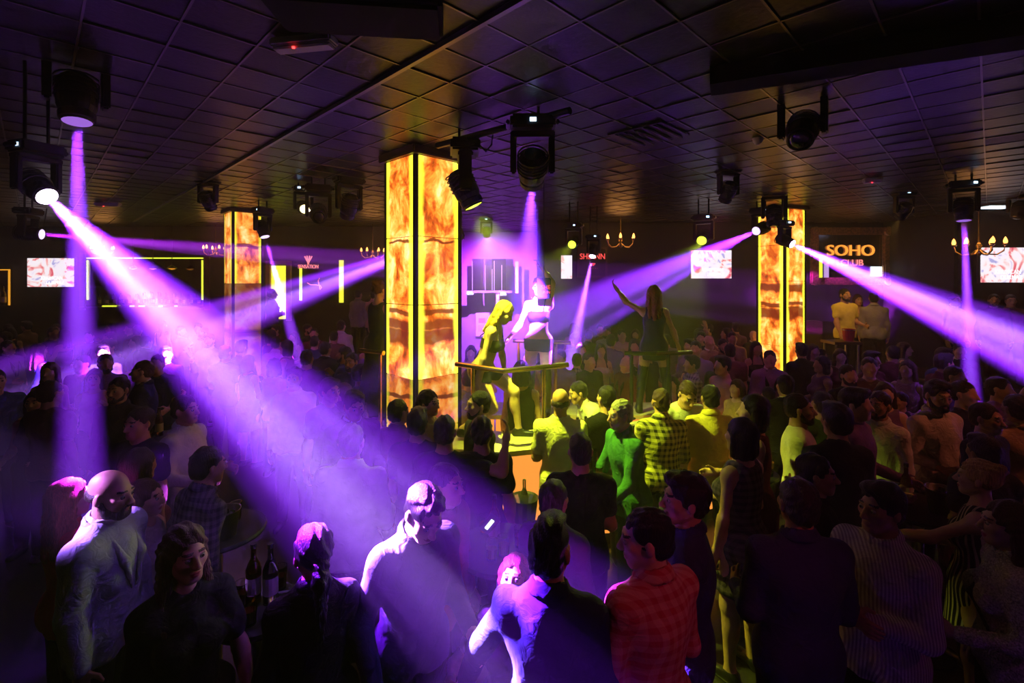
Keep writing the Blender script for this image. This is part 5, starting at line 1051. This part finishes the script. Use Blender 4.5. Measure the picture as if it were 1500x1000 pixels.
CR = [(880,503,'front',4,'cloth_offwhite','woman in a pale top under the far end of the lavender beam'),(863,516,'man',30,'cloth_charcoal','dark-clad guest just right of the lavender beam'),(917,521,'bald',-60,'cloth_maroon','bald man in a dark jacket with a red-lit scalp'),
 (929,496,'front',0,'cloth_black','woman in a strapless black top left of the black-dress dancer'),(931,482,'long',-20,'cloth_maroon','woman drinking far behind the black-dress dancer'),(911,482,'hands',10,'cloth_pink','guest with lifted hand far left of the black-dress dancer'),
 (879,474,'man',0,'cloth_maroon','far guest high in the crowd near the lavender beam'),(895,490,'shirt',160,'cloth_purple','far guest in a violet-lit shirt behind the bald man'),(852,503,'long',20,'cloth_black','far woman left of the lavender beam\'s foot'),(845,518,'shirt',170,'plaid_purple','guest in a violet checked shirt at the lavender beam\'s foot'),
 (1010,496,'shirt',-60,'cloth_purple','man leaning left, right of the black-dress dancer\'s rail'),(1013,520,'shirt',-90,'plaid_purple','man in a violet checked shirt beside the dark rail'),(1006,541,'long',-70,'cloth_black','woman in profile above the white t-shirt man'),(986,552,'front',-40,'cloth_tan','yellow-lit woman beside the plaid yellow shirt'),
 (1037,474,'hands',-100,'cloth_maroon','guest on the far stage with arms stretched out'),(1073,486,'man',-10,'cloth_tan','far man with an orange-lit face left of the right pillar'),(1060,496,'beard',0,'cloth_maroon','far bearded man left of the right pillar'),(1104,484,'bald',0,'cloth_black','far bald guest touching the right pillar\'s left edge'),
 (1108,500,'front',0,'cloth_black','woman with long black hair in front of the right pillar'),(1039,491,'bald',20,'cloth_tan','far bald man in a tan jacket'),(1019,499,'man',-30,'cloth_purple','far man in violet light right of the dark rail'),(1058,521,'shirt',-80,'cloth_pink','man in profile with a lit pink collar'),
 (1042,544,'front',10,'cloth_black','woman with a bright pink-lit face amid the crowd'),(1128,513,'suit',-20,'cloth_purple','man with a lit face in a sparkling jacket below the right pillar'),(1062,547,'bob',170,'cloth_black','dark-haired woman from behind, centre right'),(1079,556,'long',-60,'cloth_tan','woman with long hair beside the yellow shirt'),
 (1103,578,'bob',-110,'cloth_maroon','dark bob-haired guest in maroon right of the yellow shirt'),(1085,612,'bob',-150,'plaid_dark','dark-haired guest in a checked dress, right of the yellow shirt'),(1174,502,'shirt',175,'cloth_black','man from behind beside the right pillar'),(1192,504,'long',0,'cloth_maroon','woman right of the right pillar with a red-lit face'),
 (1231,511,'long',-20,'cloth_maroon','brown-haired woman under the tall narrow table'),(1243,534,'beard',0,'cloth_black','man with a pink-lit face below the tall narrow table'),(1277,514,'shirt',20,'cloth_maroon','man in a maroon shirt right of the tall table'),(1329,528,'long',-60,'cloth_pink','guest in a pale top under the right beam'),
 (1297,560,'long',-30,'cloth_purple','woman with a pink-lit face left of the bearded open-shirt man'),(1254,568,'shirt',40,'cloth_purple','man in violet light behind the olive t-shirt'),(1318,574,'man',-80,'cloth_black','man in black just left of the open-shirt man'),(1150,548,'suit',170,'cloth_black','man in a black jacket from behind below the right pillar'),
 (1125,566,'man',180,'cloth_black','man in black from behind left of the white t-shirt guest'),(1225,590,'shirt',178,'cloth_charcoal','charcoal-shirted man from behind near the olive t-shirt'),(1465,552,'hands',30,'cloth_purple','guest with arms lifted under the right beam'),
 (690,506,'long',0,'cloth_offwhite','pale-lit woman right of the middle pillar behind the blonde dancer'),(706,512,'front',0,'cloth_offwhite','second pale-lit woman right of the middle pillar behind the blonde dancer'),(686,540,'man',178,'cloth_grey','grey-shirted guest from behind right of the pillar base'),(775,515,'long',10,'cloth_pink','pink-lit woman between the two rails'),
 (764,528,'bob',170,'cloth_black','dark-haired guest from behind between the two rails'),(790,530,'beard',-60,'cloth_black','bearded guest behind the right post of the brass rail'),(820,512,'shirt',-20,'cloth_purple','violet-lit guest below the lavender beam'),
 (72,531,'long',20,'cloth_pink','pink-lit woman behind the brown t-shirt man'),(120,520,'man',0,'cloth_maroon','dim guest beside the vertical left beam'),(150,505,'shirt',40,'cloth_black','dim guest with a bright spot on the face under the bar mirror'),(198,492,'long',-30,'cloth_purple','dim woman at the edge of the main beam'),
 (330,505,'man',178,'cloth_black','dark guest standing before the left pillar'),(354,498,'shirt',175,'cloth_black','dark guest right at the left pillar\'s foot'),(365,520,'bob',160,'cloth_black','dark bob-haired guest below the left pillar'),(460,480,'man',20,'cloth_maroon','dim man under the pink word sign'),(430,486,'long',-20,'cloth_maroon','dim woman below the yellow door panel'),(477,500,'suit',170,'cloth_charcoal','dark-jacketed guest left of the tall white shirt'),(545,500,'man',170,'cloth_purple','dim guest beside the caped dancer\'s rail')]
for px_, yt, key, yw, cl, lab in CR: crowd(px_, yt, key, yw, cl, lab)
rc = random.Random(21); KEYS = ('man','shirt','beard','suit','long','front','bob','man','shirt'); DK = ('cloth_black','cloth_charcoal','cloth_maroon','cloth_navy','cloth_purple','cloth_brown','cloth_grey')
KIND = dict(man='short-haired man', shirt='thick-haired man', beard='bearded man', suit='jacketed man', long='brown long-haired woman', front='black long-haired woman', bob='bob-haired woman')
def fill(n, x0, x1, y0, y1, label, group):
    done = []
    for _ in range(n*30):
        if len(done) >= n: break
        px_, yt = rc.uniform(x0,x1), rc.uniform(y0,y1); Y = FPX*1.02/(yt-HOR); X = (px_-750)/FPX*Y
        if Y > (11.2 if X > .7 else 12.2): continue
        if any((X-a)**2+(Y-b)**2 < .30 for a, b in OCC): continue
        OCC.append((X,Y)); done.append(1); key = rc.choice(KEYS); cl = rc.choice(DK); crowd(px_, yt, key, rc.choice((0,20,-30,170,180,-150,90,-90,45)), cl, KIND[key]+' in dim '+cl[6:]+' '+label, sc=rc.uniform(.97,1.03), group=group)
OCC = [(o.location.x, o.location.y) for o in COL.objects if o.name.split('.')[0] in ('person','cocktail_table')]
OCC += [(-5.6,9.9),(5.3,9.5),(-.9,5.4),(-5.4,9.7)]
fill(26, 5, 320, 466, 520, 'in the dense crowd before the left bar', 'dense crowd before the left bar')
fill(10, 390, 555, 474, 520, 'in the crowd between left and middle pillars', 'crowd between the left and middle pillars')
fill(14, 840, 1100, 470, 520, 'in the far crowd left of the right pillar', 'far crowd right of the dancers')
fill(16, 1180, 1420, 500, 560, 'in the crowd beneath the framed club sign', 'crowd beneath the framed club sign')
# the seated woman's stool
st = empty('bar_stool', (PX(757,822,2.36).x+.02,2.55,0)); tag(st, 'dark round bar stool under the red-haired seated woman', 'stool'); ob('seat', lathe([(0,.38),(.17,.38),(.18,.40),(.17,.43),(0,.43)], 20), 'leather_black', st); ob('stem', tube([(0,0,.02),(0,0,.39)], .03, 10), 'steel', st); ob('foot', lathe([(0,0),(.2,0),(.2,.012),(.04,.03),(0,.03)], 20), 'steel', st)
